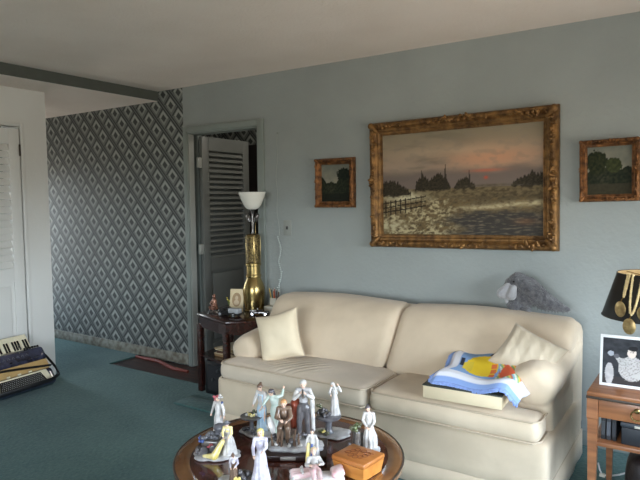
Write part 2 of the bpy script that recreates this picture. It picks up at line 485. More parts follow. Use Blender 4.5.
nt.links.new(rp.outputs[0], bg.inputs['Color']); bg.inputs['Strength'].default_value = 3.2
def portal(name, M, sx, sy):
    l = bpy.data.lights.new(name, 'AREA'); l.shape = 'RECTANGLE'; l.size = sx; l.size_y = sy; l.cycles.is_portal = True
    o = bpy.data.objects.new(name, l); COL.objects.link(o); o.matrix_world = M
portal('window_portal', T(XR+.13, (WY0+WY1)/2, (WZ0+WZ1)/2) @ R('Y', 90), WZ1-WZ0, WY1-WY0)
portal('window_portal', T(XE-.13, (HY0+HY1)/2, (HZ0+HZ1)/2) @ R('Y', -90), HZ1-HZ0, HY1-HY0)
portal('window_portal', T((BX0+BX1)/2, YB-.13, (BZ0+BZ1)/2) @ R('X', 90), BX1-BX0, BZ1-BZ0)
# ------------------------------------------------------------------ sofa
def fabric_mat(name, col, col2, wale=170, bump=.25, crease=None):
    m = mat(name, col, rough=.85, col2=col2, vscale=5, sheen=.2, detail=5)
    nt = m.node_tree; b = nt.nodes['Principled BSDF']; mp = [n for n in nt.nodes if n.type == 'MAPPING'][0]
    wv = nd(nt, 'ShaderNodeTexWave'); wv.inputs['Scale'].default_value = wale; wv.inputs['Distortion'].default_value = 2.; wv.bands_direction = 'DIAGONAL'
    nt.links.new(mp.outputs[0], wv.inputs['Vector'])
    bp = nd(nt, 'ShaderNodeBump'); bp.inputs['Strength'].default_value = bump; bp.inputs['Distance'].default_value = .002
    nt.links.new(wv.outputs['Fac'], bp.inputs['Height'])
    n3 = nd(nt, 'ShaderNodeTexNoise'); n3.inputs['Scale'].default_value = 7; n3.inputs['Detail'].default_value = 2
    nt.links.new(mp.outputs[0], n3.inputs['Vector'])
    b2 = nd(nt, 'ShaderNodeBump'); b2.inputs['Strength'].default_value = .5; b2.inputs['Distance'].default_value = .02
    nt.links.new(n3.outputs['Fac'], b2.inputs['Height']); nt.links.new(b2.outputs[0], bp.inputs['Normal'])
    nt.links.new(bp.outputs[0], b.inputs['Normal'])
    return m
M_sofa = fabric_mat('cream_woven_upholstery', (214, 195, 168), (203, 184, 157))
M_pip = mat('cream_piping', (190, 172, 148), rough=.85)
sofa = thing('sofa', 'cream upholstered two-cushion sofa with rolled arms against the grey green wall', 'sofa', (-1.6, 3.2, 0))
def sub(M): return T(-sofa.location.x, -sofa.location.y, -sofa.location.z) @ M if M is not None else T(*(-sofa.location))
S0 = T(1.6, -3.2, 0)
g = G(); g.rbox(-2.60, -.59, 2.685, 3.5, .10, .345, .03, (40, 12, 6), (0, .008, 0), M=S0); g.build('base', M_sofa, sofa, 60)
# skirt with box pleats
g = G(); pts = []
path = [(-2.6, 3.55), (-2.6, 2.69), (-.59, 2.69), (-.59, 3.55)]
ring0 = []; ring1 = []
for (xa, ya), (xb, yb) in zip(path[:-1], path[1:]):
    L = math.hypot(xb-xa, yb-ya); n = int(L/.03)
    for k in range(n):
        t_ = k/n; x, y = xa+(xb-xa)*t_, ya+(yb-ya)*t_
        ox, oy = (yb-ya)/L, -(xb-xa)/L
        wob = .003*math.sin(t_*L*11)+.002*math.sin(t_*L*31)
        ring0.append((x, y)); ring1.append((x-ox*(-1)*0+ox*wob*0+(oy and 0)+wob*oy*0, y)); pts.append((x, y, wob, ox, oy))
rows = []
for z, q in ((.005, 1.), (.07, .6), (.145, 0.)):
    rows.append([Vector((x+1.6-ox*wob*q-ox*.004*q*-1, y-3.2+(-oy)*0-(.003*q if abs(ox) < .5 else 0)+wob*q, z)) for x, y, wob, ox, oy in pts])
g.loft(rows, False, False)
o = g.build('skirt', M_sofa, sofa, 60); md = o.modifiers.new('s', 'SOLIDIFY'); md.thickness = .006
g = G(); g.tube([(-2.598+1.6, 3.5-3.2, .147), (-2.598+1.6, 2.70-3.2, .147), (-2.59+1.6, 2.69-3.2, .147), (-.6+1.6, 2.69-3.2, .147), (-.592+1.6, 2.70-3.2, .147), (-.592+1.6, 3.5-3.2, .147)], .005, 8); g.build('skirt_welt', M_pip, sofa)
# arms
def arm(cx, y0, zc):
    g = G(); x0, x1 = cx-.105, cx+.105
    g.rbox(x0+.015, x1-.015, y0+.02, 3.52, .12, .50, .04, (8, 12, 8), M=S0)
    rings = []
    for k, y in enumerate([y0-.02, y0-.008, y0+.014, y0+.07, y0+.2, y0+.45, 3.5]):
        s = [.50, .78, .92, 1.0, 1.0, .98, .95][k]
        zz = zc+.07*max(0, (y-y0))/.6
        ring = []
        for i in range(28):
            a = 2*PI*i/28
            wr = 1+.02*math.sin(5*a+y*9)
            ring.append(Vector((cx+1.6+.118*s*wr*math.cos(a), y-3.2, zz+.100*s*wr*math.sin(a))))
        rings.append(ring)
    g.loft(rings)
    o = g.melt('arm', M_sofa, sofa, .012, 4)
    return o
arm(-2.49, 2.83, .485); arm(-.70, 2.83, .550)
# back
g = G(); g.rbox(-2.585, -.60, 3.33, 3.60, .12, .755, .06, (36, 8, 12), (0, 0, .01), M=S0); g.build('back_frame', M_sofa, sofa, 60)
def back_cushion(x0, x1, dip):
    def fn(p):
        u = (p.x-x0)/(x1-x0)
        s = (p.z-.43)/.37
        p.y += .30*max(0, s)**1.1 * 1.0
        p.z += .012*math.sin(u*PI)*s - dip*abs(u-.5)*0
        if s > .6 and x0 < -2: p.x += -.0
        p.y += .012*math.sin(u*9+s*4)
        return p
    g = G(); g.rbox(x0, x1, 3.00, 3.22, .43, .785, .058, (30, 10, 16), (.0, .03, .008), fn=fn, M=S0)
    o = g.build('back_cushion', M_sofa, sofa, 80)
    return o
back_cushion(-2.585, -1.602, 0); back_cushion(-1.598, -.60, 0)
# T-shaped seat cushions
def seat(x0, x1, ear, name, m):
    g = G(); z0, z1 = .335, .455
    g.rbox(x0, x1, 2.655, 3.10, z0, z1, .045, (22, 12, 5), (0, .006, .022), M=S0)
    if ear < 0: g.rbox(x0-.20, x0+.25, 2.655, 2.885, z0, z1, .045, (12, 8, 5), (0, .004, .008), M=S0)
    else: g.rbox(x1-.25, x1+.145, 2.655, 2.83, z0, z1, .045, (12, 8, 5), (0, .004, .008), M=S0)
    o = g.melt(name, m, sofa, .011, 5)
    g = G()
    X0 = x0-.20 if ear < 0 else x0; X1 = x1+.145 if ear > 0 else x1
    for z in (z0+.012, z1-.012):
        g.tube([(X0+1.6+.004, 2.87-3.2 if ear < 0 else 3.0-3.2, z), (X0+1.6+.004, 2.70-3.2, z), (X0+1.6+.03, 2.66-3.2, z), (X1+1.6-.03, 2.66-3.2, z), (X1+1.6-.004, 2.70-3.2, z), (X1+1.6-.004, 2.82-3.2 if ear > 0 else 3.0-3.2, z)], .0048, 8)
    g.build('piping', M_pip, o)
M_sofa_c = fabric_mat('cream_creased_upholstery', (210, 194, 172), (199, 183, 160))
nt = M_sofa_c.node_tree; b_ = nt.nodes['Principled BSDF']
tc = [n for n in nt.nodes if n.type == 'TEX_COORD'][0]
sp = nd(nt, 'ShaderNodeSeparateXYZ'); nt.links.new(tc.outputs['Object'], sp.inputs[0])
ex, ey, ez = [E(nt, sp.outputs[i]) for i in range(3)]
# puckered creases run across the left seat cushion
q = (ex*-52. + ey*48.)
nz = nd(nt, 'ShaderNodeTexNoise'); nz.inputs['Scale'].default_value = 3; nt.links.new(tc.outputs['Object'], nz.inputs['Vector'])
q = q+E(nt, nz.outputs['Fac'])*2.
wv = q.op('SINE').op('ABSOLUTE').op('POWER', .35)
mr_ = nd(nt, 'ShaderNodeMapRange'); mr_.inputs[1].default_value = 1.; mr_.inputs[2].default_value = .2
rx_ = (ex+.47)*(1/.30); ry_ = (ey+.36)*(1/.19)
nt.links.new((rx_*rx_+ry_*ry_).s, mr_.inputs[0])
mask = E(nt, mr_.outputs[0])*ez.gt(.40)
hgt = (wv*mask)
bp = nd(nt, 'ShaderNodeBump'); bp.inputs['Strength'].default_value = 1.; bp.inputs['Distance'].default_value = .016
nt.links.new(hgt.s, bp.inputs['Height'])
old = b_.inputs['Normal'].links[0].from_socket
nt.links.new(old, bp.inputs['Normal']); nt.links.new(bp.outputs[0], b_.inputs['Normal'])
seat(-2.36, -1.505, -1, 'seat_cushion', M_sofa_c); seat(-1.495, -.765, 1, 'seat_cushion', M_sofa)

# throw pillows
def pillow(name, label, w, h, t, M, m, group=None, pleat=False):
    root = thing(name, label, 'pillow', group=group); root.matrix_world = M
    vs = []; fs = []; n = 22
    def P(u, v, s):
        bu = 1-.10*(1-v*v)*abs(u)**3; bv = 1-.10*(1-u*u)*abs(v)**3
        th = t/2*max(0, (1-u**4)*(1-v**4))**.55
        wr = .004*math.sin(6*u+5*v)*(1-u*u)*(1-v*v)
        if pleat: wr += .006*math.sin(u*16+v*2)*(1-u**6)*(1-v**6)
        return Vector((u*w/2*bu, s*(th+wr), v*h/2*bv+0))
    bm = bmesh.new(); gr = {}
    for s in (-1, 1):
        for i in range(n+1):
            for j in range(n+1):
                u = math.sin((2*i/n-1)*PI/2); v = math.sin((2*j/n-1)*PI/2)
                if s == 1 and (i in (0, n) or j in (0, n)): gr[s, i, j] = gr[-1, i, j]
                else: gr[s, i, j] = bm.verts.new(P(u, v, s))
    for s in (-1, 1):
        for i in range(n):
            for j in range(n):
                q = [gr[s, i, j], gr[s, i+1, j], gr[s, i+1, j+1], gr[s, i, j+1]]
                bm.faces.new(q if s == -1 else q[::-1])
    g = G(); g.bm.free(); g.bm = bm
    o = g.build('cover', m, root, 100)
    g = G(); L = []
    for (a, b, c, d) in ((-1, -1, 1, -1), (1, -1, 1, 1), (1, 1, -1, 1), (-1, 1, -1, -1)):
        for k in range(12): L.append(P(a+(c-a)*k/12, b+(d-b)*k/12, 0))
    g.loop(L, .004); g.build('piping', M_pip, root)
    return root
M_pil = fabric_mat('pale_cream_pillow_linen', (226, 210, 180), (216, 199, 168))
M_pil2 = fabric_mat('ribbed_cream_pillow_fabric', (200, 186, 162), (180, 165, 140), wale=12, bump=.6)
pillow('throw_pillow', 'plain pale cream pillow propped on the left end of the sofa', .285, .31, .13,
       T(-2.255, 2.90, .598) @ R('Z', 14) @ R('X', -20) @ R('Y', -17), M_pil)
pillow('throw_pillow', 'ribbed cream pillow with pleats tipped against the right sofa arm', .29, .25, .10,
       T(-.76, 2.99, .66) @ R('Z', 6) @ R('X', -38) @ R('Y', 26), M_pil2, pleat=True)

# ------------------------------------------------------------------ board game box + blanket
t = thing('game_box', 'cream flat box with dark lid top under the bright blanket on the sofa', 'box', (-.985, 2.80, .478), R('Z', 3).to_euler().z)
g = G(); g.box(-.19, .19, -.16, .16, 0, .060, .003); g.build('base', mat('cream_card_box', (214, 196, 162), rough=.6, var=.06), t)
g = G(); g.box(-.192, .192, -.162, .162, .060, .067, .002); g.build('lid', mat('dark_green_lid', (48, 52, 46), rough=.5), t)
M_blk = paint_mat('knitted_blanket_yarn', .95, bump=1.)
BO = Vector((-.95, 2.86, .556))
def bl_pos(u, v):
    # v=0 front edge ... 1 back; u left..right ; lies over the box and hangs over front right
    x = -.205+.45*u+.02*math.sin(v*5)
    y = -.20+.45*v+.012*math.sin(u*7)
    z = .012+.014*math.sin(u*9+v*3)*(.4+v*.5)+.010*math.sin(v*9+u*2)+.03*v
    if v < .10: z -= (.10-v)*.30
    z += .016*math.exp(-((u-.78)/.12)**2)*1.0
    if u > .85: z -= (u-.85)*.33; x -= (u-.85)*.10
    if u < .06: z -= (.06-u)*.3
    return Vector((x, y, z+.012))
def bl_col(u, v):
    n1 = fbm(u*30, v*30)*.02
    if v < .055 or u < .025 or v > .975: return (140, 168, 218)
    if v < .20 or v > .93 and u < .2: return (224, 224, 228)
    if u < .13: return (226, 224, 228)
    if u > .88: return (222, 218, 230)
    if u > .62:      # confetti weave of the right panel
        if u > .64 and v < .62 and abs(u-.70)+abs(v-.42)*.6 < .11: return (226, 98, 56)
        k = int((u*3+v*1.2)*16) % 5
        return [(238, 232, 214), (120, 176, 120), (240, 200, 80), (214, 104, 90), (110, 190, 200)][k]
    c = (136, 172, 218)
    # abstract yellow splash with red bar and dark blocks
    e1 = ((u-.40)/.20)**2+((v-.56)/.28)**2
    if e1+n1*6 < 1: c = (250, 214, 40)
    if abs(u-.24) < .06 and abs(v-.53) < .13-(.26-u)*.5: c = (236, 206, 60)
    if abs(u-.55) < .035 and abs(v-.50) < .20 and abs(math.sin(v*30)) > .3: c = (236, 120, 60)
    if abs(u-.165) < .022 and abs(v-.62) < .10: c = (34, 42, 60)
    if abs(u-.50) < .035 and v > .84: c = (60, 44, 42)
    return c
root = thing('knitted_blanket', 'bright blue and white knitted blanket with yellow patch folded over a box', 'blanket', BO)
o = painted('blanket_cloth', bl_pos, bl_col, 90, 80, M_blk, root)
md = o.modifiers.new('s', 'SOLIDIFY'); md.thickness = .014; md.offset = -1
g = G(); rnd = random.Random(3)
for side in range(2):
    n = 70
    for k in range(n):
        u, v = (k/n, 0) if side == 0 else (0, k/n)
        p = bl_pos(u, v)
        d = Vector((rnd.uniform(-.004, .004), -.010 if side == 0 else 0, -.012)) + (Vector((-.010, 0, 0)) if side else Vector((0, 0, 0)))
        g.cap(p+Vector((0, 0, -.004)), p+d, .0065, .005, 6)
g.build('fringe', mat('blue_fringe_yarn', (136, 160, 212), rough=.95, var=.2, vscale=80), root)

# ------------------------------------------------------------------ grey plush on the sofa back
M_fur = mat('grey_plush_fur', (112, 112, 114), rough=1, col2=(80, 80, 84), vscale=40, bump=1., bscale=160, sheen=.4)
M_fur2 = mat('pale_grey_plush_fur', (168, 168, 170), rough=1, var=.15, vscale=30, bump=.8, bscale=120, sheen=.4)
t = thing('plush_animal', 'grey furry plush animal with pale paws slumped on the sofa back', 'plush toy', (-.90, 3.50, .80))
g = G(); rnd = random.Random(5)
spine = [(-.085, 0, .135, .050), (-.05, .0, .165, .052), (0, .0, .135, .065), (.05, .0, .09, .068), (.11, .0, .052, .055), (.17, .0, .03, .035), (.225, 0, .018, .018)]
for a, b in zip(spine[:-1], spine[1:]): g.cap(a[:3], b[:3], a[3]*.92, b[3]*.92, 12)
g.ell((-.02, 0, .06), (.075, .055, .065)); g.ell((-.055, -.02, .02), (.05, .06, .035))
o = g.melt('body', M_fur, t, .006, 3)
me = o.data
for v in me.vertices:
    v.co += v.co.normalized()*fbm(v.co.x*60, v.co.y*60, v.co.z*60)*.006
g = G()
for k in range(900):
    v = me.vertices[rnd.randrange(len(me.vertices))]; nrm = Vector(v.normal); p = v.co
    tip = p+nrm*.008+Vector((rnd.uniform(.0, .008), 0, -.010)); a = nrm.cross(Vector((.3, .2, 1))).normalized()*.0022
    f = g.bm.faces.new([g.bm.verts.new(p-a), g.bm.verts.new(p+a), g.bm.verts.new(tip)])
g.build('fur_tufts', M_fur, t, 180)
g = G(); g.cap((-.095, -.035, .130), (-.125, -.052, .092), .026, .034); g.cap((-.062, -.055, .125), (-.068, -.065, .085), .022, .030); g.cap((-.098, -.055, .08), (-.098, -.06, .045), .014, .010)
o2 = g.melt('paws', M_fur2, t, .005, 2); o2['label'] = 'pale grey paws hanging in front'
g = G(); g.cap((-.035, -.03, .008), (.02, -.05, .004), .020, .022); g.melt('foot', M_fur, t, .005, 1)
for p_ in ((-.095, -.036, .155), (-.062, -.045, .163)):
    g = G(); g.ell(p_, .006); g.build('eye', M_dark, t)

# ------------------------------------------------------------------ gilt frames and paintings
M_gold = mat('antique_gilt', (146, 108, 62), rough=.45, metal=.6, col2=(88, 62, 36), vscale=22, bump=.5, bscale=90, detail=5)
M_gold2 = mat('bronze_gilt', (150, 102, 60), rough=.45, metal=.6, col2=(84, 56, 36), vscale=30, bump=.5, bscale=120, detail=5)
def picture(name, label, x0, x1, z0, z1, fw_, dep, m, colf, nu, nv, rot=0, orn=1., tilt=0, group=None):
    w_, h_ = x1-x0, z1-z0
    root = thing(name, label, 'painting', group=group)
    root.matrix_world = T((x0+x1)/2, YW-.008, (z0+z1)/2) @ R('Y', rot) @ R('X', tilt)
    W, H = w_/2, h_/2
    def ring(i, d): return [Vector((sx*(W-i), -d, sz*(H-i))) for sx, sz in ((-1, -1), (1, -1), (1, 1), (-1, 1))]
    g = G(); f = fw_
    prof = [(.0, .0), (.0, dep*.55), (f*.06, dep*.8), (f*.18, dep*.95), (f*.30, dep), (f*.40, dep*.90), (f*.46, dep*.70), (f*.62, dep*.50), (f*.72, dep*.52), (f*.78, dep*.40), (f*.90, dep*.36), (f, dep*.28), (f, .0)]
    g.loft([ring(i, d) for i, d in prof], False)
    fr = g.build('frame', m, root, 50)
    rnd = random.Random(name+str(x0))
    def leaves(c, ax, L, n, sz):
        g = G()
        for k in range(n):
            t_ = (k+.5)/n*2-1
            s = sz*(1-.55*abs(t_))*rnd.uniform(.8, 1.15)
            p = Vector(c)+Vector(ax)*(t_*L)
            g.cap(p, p+Vector((rnd.uniform(-1, 1)*s*.9, -s*.35, rnd.uniform(-1, 1)*s*.9)), s*.42, s*.26, 7)
            g.ell(p+Vector((rnd.uniform(-.4, .4)*s, -s*.2, rnd.uniform(-.4, .4)*s)), s*.38, u=8, v=6)
        return g
    for sx in (-1, 1):
        for sz in (-1, 1):
            q = orn*f
            g = leaves((sx*(W-f*.30-q*1.1), -dep*.9, sz*(H-f*.36)), (1, 0, 0), q*1.1, 8, q*.30)
            g2 = leaves((sx*(W-f*.36), -dep*.9, sz*(H-f*.3-q*.9)), (0, 0, 1), q*.9, 7, q*.30)
            me = bpy.data.meshes.new('t'); g2.bm.to_mesh(me); g.bm.from_mesh(me); g2.bm.free()
            g.cap((sx*(W-f*.26), -dep*.95, sz*(H-f*.26)), (sx*(W-f*.7), -dep*.8, sz*(H-f*.7)), f*.26, f*.14)
            g.build('corner_ornament', m, fr, 60)
    for c, ax in (((0, -dep*.9, H-f*.3), (1, 0, 0)), ((0, -dep*.9, -H+f*.3), (1, 0, 0)), ((W-f*.3, -dep*.9, 0), (0, 0, 1)), ((-W+f*.3, -dep*.9, 0), (0, 0, 1))):
        leaves(c, ax, f*orn*1.9 if ax[0] else f*orn*1.3, 12, f*orn*.32).build('side_ornament', m, fr, 60)
    g = G(); g.loop([(sx*(W-f*.97), -dep*.36, sz*(H-f*.97)) for sx, sz in ((-1, -1), (-.3, -1), (.3, -1), (1, -1), (1, -.3), (1, .3), (1, 1), (.3, 1), (-.3, 1), (-1, 1), (-1, .3), (-1, -.3))], f*.05, 6)
    g.build('slip', m, fr, 60)
    a, b = W-f*.98, H-f*.98
    painted('canvas', lambda u, v: Vector((-a+2*a*u, -dep*.22, -b+2*b*v)), colf, nu, nv, M_oil, root)
    return root
M_oil = paint_mat('oil_paint', .6, 0, .3, .15)
def big_paint(u, v):
    n = fbm(u*5, v*12, 1); n2 = fbm(u*13, v*15, 2); n3 = fbm(u*34, v*40, 5); n4 = fbm(u*80, v*70, 9)
    def gs(cu, cv, su, sv): return math.exp(-((u-cu)/su)**2-((v-cv)/sv)**2)
    if v > .45:
        c = mixt((170, 148, 128), (146, 134, 112), sst(.62, 1, v))
        c = mixt(c, (122, 114, 98), sst(-.1, .6, n)*.55*(1-sst(.35, .75, u)))
        c = mixt(c, (214, 154, 118), gs(.70, .72, .28, .11)*.8)
        c = mixt(c, (196, 170, 140), gs(.5, .80, .4, .05)*.5)
        c = mixt(c, (112, 104, 92), gs(.32, .70, .16, .05)*.6*(.7+n))
        c = mixt(c, (138, 128, 114), sst(.0, .5, n2)*.3)
        c = mixt(c, (110, 98, 92), sst(.67, .57, v+.03*n)*.85)
        c = mixt(c, (204, 84, 62), gs(.675, .535, .012, .015)*.9)
        c = mixt(c, (206, 104, 80), gs(.675, .60, .10, .014)*.7)
    else:
        c = mixt((112, 94, 64), (66, 54, 38), sst(-.5, .5, n2+.5*n4))
        c = mixt(c, (48, 42, 32), sst(.0, .6, n3-.4*n2)*.6)
        # pale frosted scrub over the left bank
        w_ = sst(-.35, .55, .7*n3+.5*n2+.4*n4)*(.35+.65*sst(.62, .38, u))*sst(.42, .33, v)
        c = mixt(c, (190, 176, 136), w_*.95)
        # far bank
        c = mixt(c, mixt((120, 106, 78), (84, 72, 50), sst(-.3, .4, n3)), sst(.33, .38, v)*.85)
        c = mixt(c, (70, 60, 44), gs(.78, .36, .26, .028)*.6*(.8+n3))
        # pale shore
        pv = .275+.018*math.sin(u*8)
        c = mixt(c, (190, 176, 138), math.exp(-((v-pv)/.026)**2)*sst(.46, .62, u)*(.75+.5*n3))
        # pond with dull reflections
        wtr = sst(.24, .19, v+.03*n2)*sst(.40, .56, u+.12*n)
        c = mixt(c, mixt((56, 54, 52), (110, 100, 86), sst(-.1, .7, fbm(u*18, v*70, 4))), wtr*.9)
        c = mixt(c, (136, 92, 62), gs(.90, .13, .06, .03)*.5)
        # white scrub at left
        c = mixt(c, (196, 186, 152), gs(.14, .375, .15, .045)*(1.0+.9*n2))
        c = mixt(c, (184, 174, 140), gs(.06, .09, .1, .05)*(.9+n3))
        for k in (.24, .285, .33):
            if u < .30 and abs(v-(k-.02+u*.22)) < .006: c = mixt(c, (38, 30, 22), .85)
        for k in range(8):
            if abs(u-.035*k-.02) < .0035 and .18+u*.22 < v < .33+u*.22: c = mixt(c, (38, 30, 22), .85)
    tn = .022*fbm(u*40, 3)+.02*fbm(u*100, 9)
    def tr(a, b, h, base):
        if not (a < u < b): return 0
        m_ = min(u-a, b-u)/(b-a)*2
        top = base+(h-base)*(m_**.5)+tn*1.5
        return sst(top+.008, top-.008, v)*sst(base-.012, base+.012, v+.02*n3)
    k = max(tr(-.10, .20, .545, .38), tr(.225, .33, .595, .43), tr(.30, .46, .600, .43), tr(.48, .61, .545, .44), tr(.82, 1.08, .565, .445))
    c = mixt(c, mixt((38, 34, 26), (66, 58, 42), n4+.4), k*.95)
    c = mixt(c, mixt((80, 72, 56), (110, 100, 78), n3+.5), gs(.70, .462, .14, .012)*.8)
    for uu_, h_ in ((.425, .68), (.27, .63), (.575, .61)):
        if abs(u-uu_) < .0016+.008*max(0, (h_-v))/.2 and .45 < v < h_: c = mixt(c, (50, 44, 36), .85)
    return mixt(c, (60, 56, 46), .05)
def small_paint(seed, dense):
    def f(u, v):
        n = fbm(u*5+seed, v*5); n2 = fbm(u*16+seed, v*16)
        c = mixt((158, 150, 128), (112, 114, 104), v+.3*n)
        hor = .62+.14*math.sin(u*5+seed)+.10*n if dense else .52+.10*n
        if v < hor: c = mixt((26, 32, 24), (46, 50, 34), .5+n2)
        if dense and ((u-.78)/.24)**2+((v-.72)/.17)**2+.5*n2 < 1: c = mixt((20, 26, 22), (36, 42, 30), .5+n2)
        if not dense and ((u-.22)/.25)**2+((v-.66)/.26)**2+.5*n2 < 1: c = mixt((28, 34, 22), (52, 56, 32), .5+n2)
        if not dense and ((u-.60)/.18)**2+((v-.60)/.16)**2+.5*n2 < 1: c = mixt((44, 52, 30), (66, 70, 40), .5+n2)
        c = mixt(c, (84, 80, 62), math.exp(-((u-.35)/.14)**2-((v-.33)/.10)**2)*.5*(.7+n2))
        if v < .22: c = mixt(c, (70, 62, 46) if not dense else (24, 26, 22), .6)
        return c
    return f
picture('framed_painting', 'large gilt-framed winter landscape painting with sunset over the sofa', -1.995, -.757, 1.128, 1.978, .088, .06, M_gold, big_paint, 230, 150, rot=-.6, orn=1.35)
picture('framed_painting', 'small upright gilt-framed dark landscape left of the large painting', -2.462, -2.132, 1.395, 1.752, .045, .045, M_gold2, small_paint(3, True), 60, 70, rot=0, orn=1.2)
picture('framed_painting', 'gilt-framed green woodland painting at the right edge above the black-shaded lamp', -.648, -.343, 1.422, 1.768, .040, .045, M_gold2, small_paint(8, False), 70, 60, rot=-1, orn=1.3)

# ------------------------------------------------------------------ hanging strand of clear beads
t = thing('bead_strand', 'thin strand of clear beads hanging down the wall beside the doorway', 'bead strand', (-2.83, YW-.012, .62))
M_clear = mat('clear_plastic_beads', (188, 196, 192), rough=.15, spec=.8)
g = G(); rnd = random.Random(2); P_ = [(.012*math.sin(z*5)+.006*math.sin(z*23), 0, z) for z in [k*.03 for k in range(46)]]
g.tube(P_, .0016, 5); g.build('cord', mat('grey_cord', (164, 170, 164), rough=.6), t)
g = G()
for k in range(34):
    z = .02+k*.016; x = .012*math.sin(z*5)+.012*math.sin(z*31)
    g.ell((x, -.004, z), (.007, .005, .008), u=8, v=6)
    if k % 4 == 0: g.ell((x+rnd.uniform(-.014, .014), -.006, z), (.009, .004, .006), u=8, v=6)
g.build('beads', M_clear, t)
g = G(); g.cap((0, -.002, 1.35), (0, .010, 1.352), .004); g.build('nail', M_trim, t)
# ------------------------------------------------------------------ dark corner table with its lamp and trinkets
M_mahog = mat('dark_mahogany', (62, 32, 26), rough=.22, col2=(38, 20, 18), vscale=6, stretch=(1, 7, 7), coat=.3)
M_brass = mat('aged_brass', (182, 160, 108), rough=.26, metal=1., col2=(136, 116, 72), vscale=10)
M_brassd = mat('pierced_brass', (150, 130, 86), rough=.4, metal=.9, col2=(60, 50, 34), vscale=75, bump=.8, bscale=70)
M_silv = mat('tarnished_silver', (150, 148, 146), rough=.25, metal=.9, col2=(80, 76, 74), vscale=20)
M_opal = mat('white_milk_glass', (232, 230, 220), rough=.25)
M_black = mat('satin_black', (20, 20, 22), rough=.45)
M_paperc = mat('aged_paper', (196, 180, 150), rough=.8, var=.15)
poly = [(-3.27, 3.18), (-2.85, 3.04), (-2.68, 3.20), (-2.68, 3.60), (-3.32, 3.60)]
t = thing('corner_table', 'dark mahogany six-sided side table between the doorway and the sofa', 'table', (-3.0, 3.3, 0))
t0 = T(3.0, -3.3, 0)
g = G(); g.prism(poly, .578, .60, t0, .005); g.build('tabletop', M_mahog, t)
def inset(P, d):
    cx = sum(p[0] for p in P)/len(P); cy = sum(p[1] for p in P)/len(P)
    return [(cx+(x-cx)*(1-d), cy+(y-cy)*(1-d)) for x, y in P]
g = G(); q = inset(poly, .05); g.prism(q, .50, .578, t0); g.build('apron', M_mahog, t)
g = G(); g.prism(inset(poly, .07), .272, .29, t0); g.build('shelf', M_mahog, t)
for x, y in inset(poly, .08):
    g = G(); g.box(x+3.0-.02, x+3.0+.02, y-3.3-.02, y-3.3+.02, .0, .52, .003); g.build('leg', M_mahog, t)
g = G(); g.box(-3.2, -2.64, 2.86, 3.03, 0, .016, .006); finish(g.build('carpet_offcut', M_carpet), 'low folded piece of green carpet on the floor before the corner table', 'carpet piece')
# lower storage
t = thing('speaker_box', 'black box with dim knobs standing under the corner table', 'speaker', (-3.03, 3.22, .0))
g = G(); g.box(-.15, .17, -.055, .22, .0, .255, .006); g.build('cabinet', M_black, t)
g = G(); g.box(-.12, .14, -.062, -.054, .03, .225, .004); g.build('front_grille', mat('charcoal_cloth', (30, 31, 33), rough=.9, bump=.6, bscale=300), t)
for x, z in ((-.06, .12), (.04, .11), (-.01, .19)):
    g = G(); g.lathe([(.013, 0), (.012, .012), (.003, .014)], M=T(x, -.062, z) @ R('X', 90), n=14); g.build('knob', mat('dull_metal_knob', (96, 98, 100), rough=.35, metal=.8), t)
rnd = random.Random(4)
for k in range(6):
    th = [.016, .010, .014, .008, .012, .006][k]; z = .29+sum([.016, .010, .014, .008, .012, .006][:k])
    nm = ['lowest', 'second', 'third', 'fourth', 'fifth', 'topmost'][k]
    col = [(150, 120, 84), (190, 170, 136), (90, 60, 44), (200, 184, 152), (170, 146, 108), (206, 190, 160)][k]
    cn = ['tan', 'pale buff', 'brown', 'cream', 'light brown', 'yellowed white'][k]
    tt = thing('magazine', '%s magazine in the pile on the corner table shelf, %s of the pile' % (cn, nm), 'magazine', (-2.97+rnd.uniform(-.012, .012), 3.30+rnd.uniform(-.01, .01), z), rnd.uniform(-.2, .2), 'magazines piled on the corner table shelf')
    g = G(); g.box(-.13, .11, -.10, .10, 0.0004, th-.0004, .001); g.build('pages', mat('magazine_'+cn.replace(' ', '_'), col, rough=.7, var=.1), tt)
    g = G(); g.box(-.132, -.13, -.10, .10, 0.0004, th-.0004); g.build('spine', mat('spine_'+cn.replace(' ', '_'), tuple(c*.6 for c in col), rough=.7), tt)
# brass torchiere-type table lamp
t = thing('brass_lamp', 'tall brass table lamp with upturned white glass shade on the corner table', 'lamp', (-2.955, 3.485, .60))
g = G(); g.lathe([(.080, 0), (.082, .012), (.076, .02), (.080, .05), (.084, .10), (.086, .14), (.084, .18), (.074, .215), (.060, .245), (.054, .262)], n=36); g.build('base', M_brass, t)
for za in (.262, .350):
    g = G(); g.lathe([(.054, za), (.060, za+.006), (.060, za+.020), (.0545, za+.026)], n=32); g.build('ring', M_brass, t)
g = G(); g.lathe([(.054, .262), (.054, .36)], n=32, cap=False); g.build('collar', M_brass, t)
g = G(); g.lathe([(.054, .36), (.054, .585), (.050, .592), (.02, .60)], n=32); g.build('column', M_brassd, t)
for a in range(4):
    g = G(); g.box(-.005, .005, -.0565, -.052, .37, .58, .001, R('Z', 45+90*a)); g.build('band', M_brass, t)
g = G(); g.tube([(0, 0, .59), (0, 0, .80)], .008, 10); g.lathe([(.012, .60), (.007, .62), (.008, .66), (.014, .70), (.008, .73), (.014, .775), (.024, .80)], n=20); g.build('stem', M_silv, t)
for sx in (-1, 1):
    g = G(); g.lathe([(.012, 0), (.016, .02), (.016, .06), (.012, .065)], n=14, M=T(sx*.03, 0, .69) @ R('Y', sx*18)); g.build('socket', M_silv, t)
g = G(); g.tube([(.03, 0, .70), (.036, -.01, .66), (.036, -.01, .60)], .0015, 6); g.ell((.036, -.01, .60), .004); g.build('pull_chain', M_brass, t)
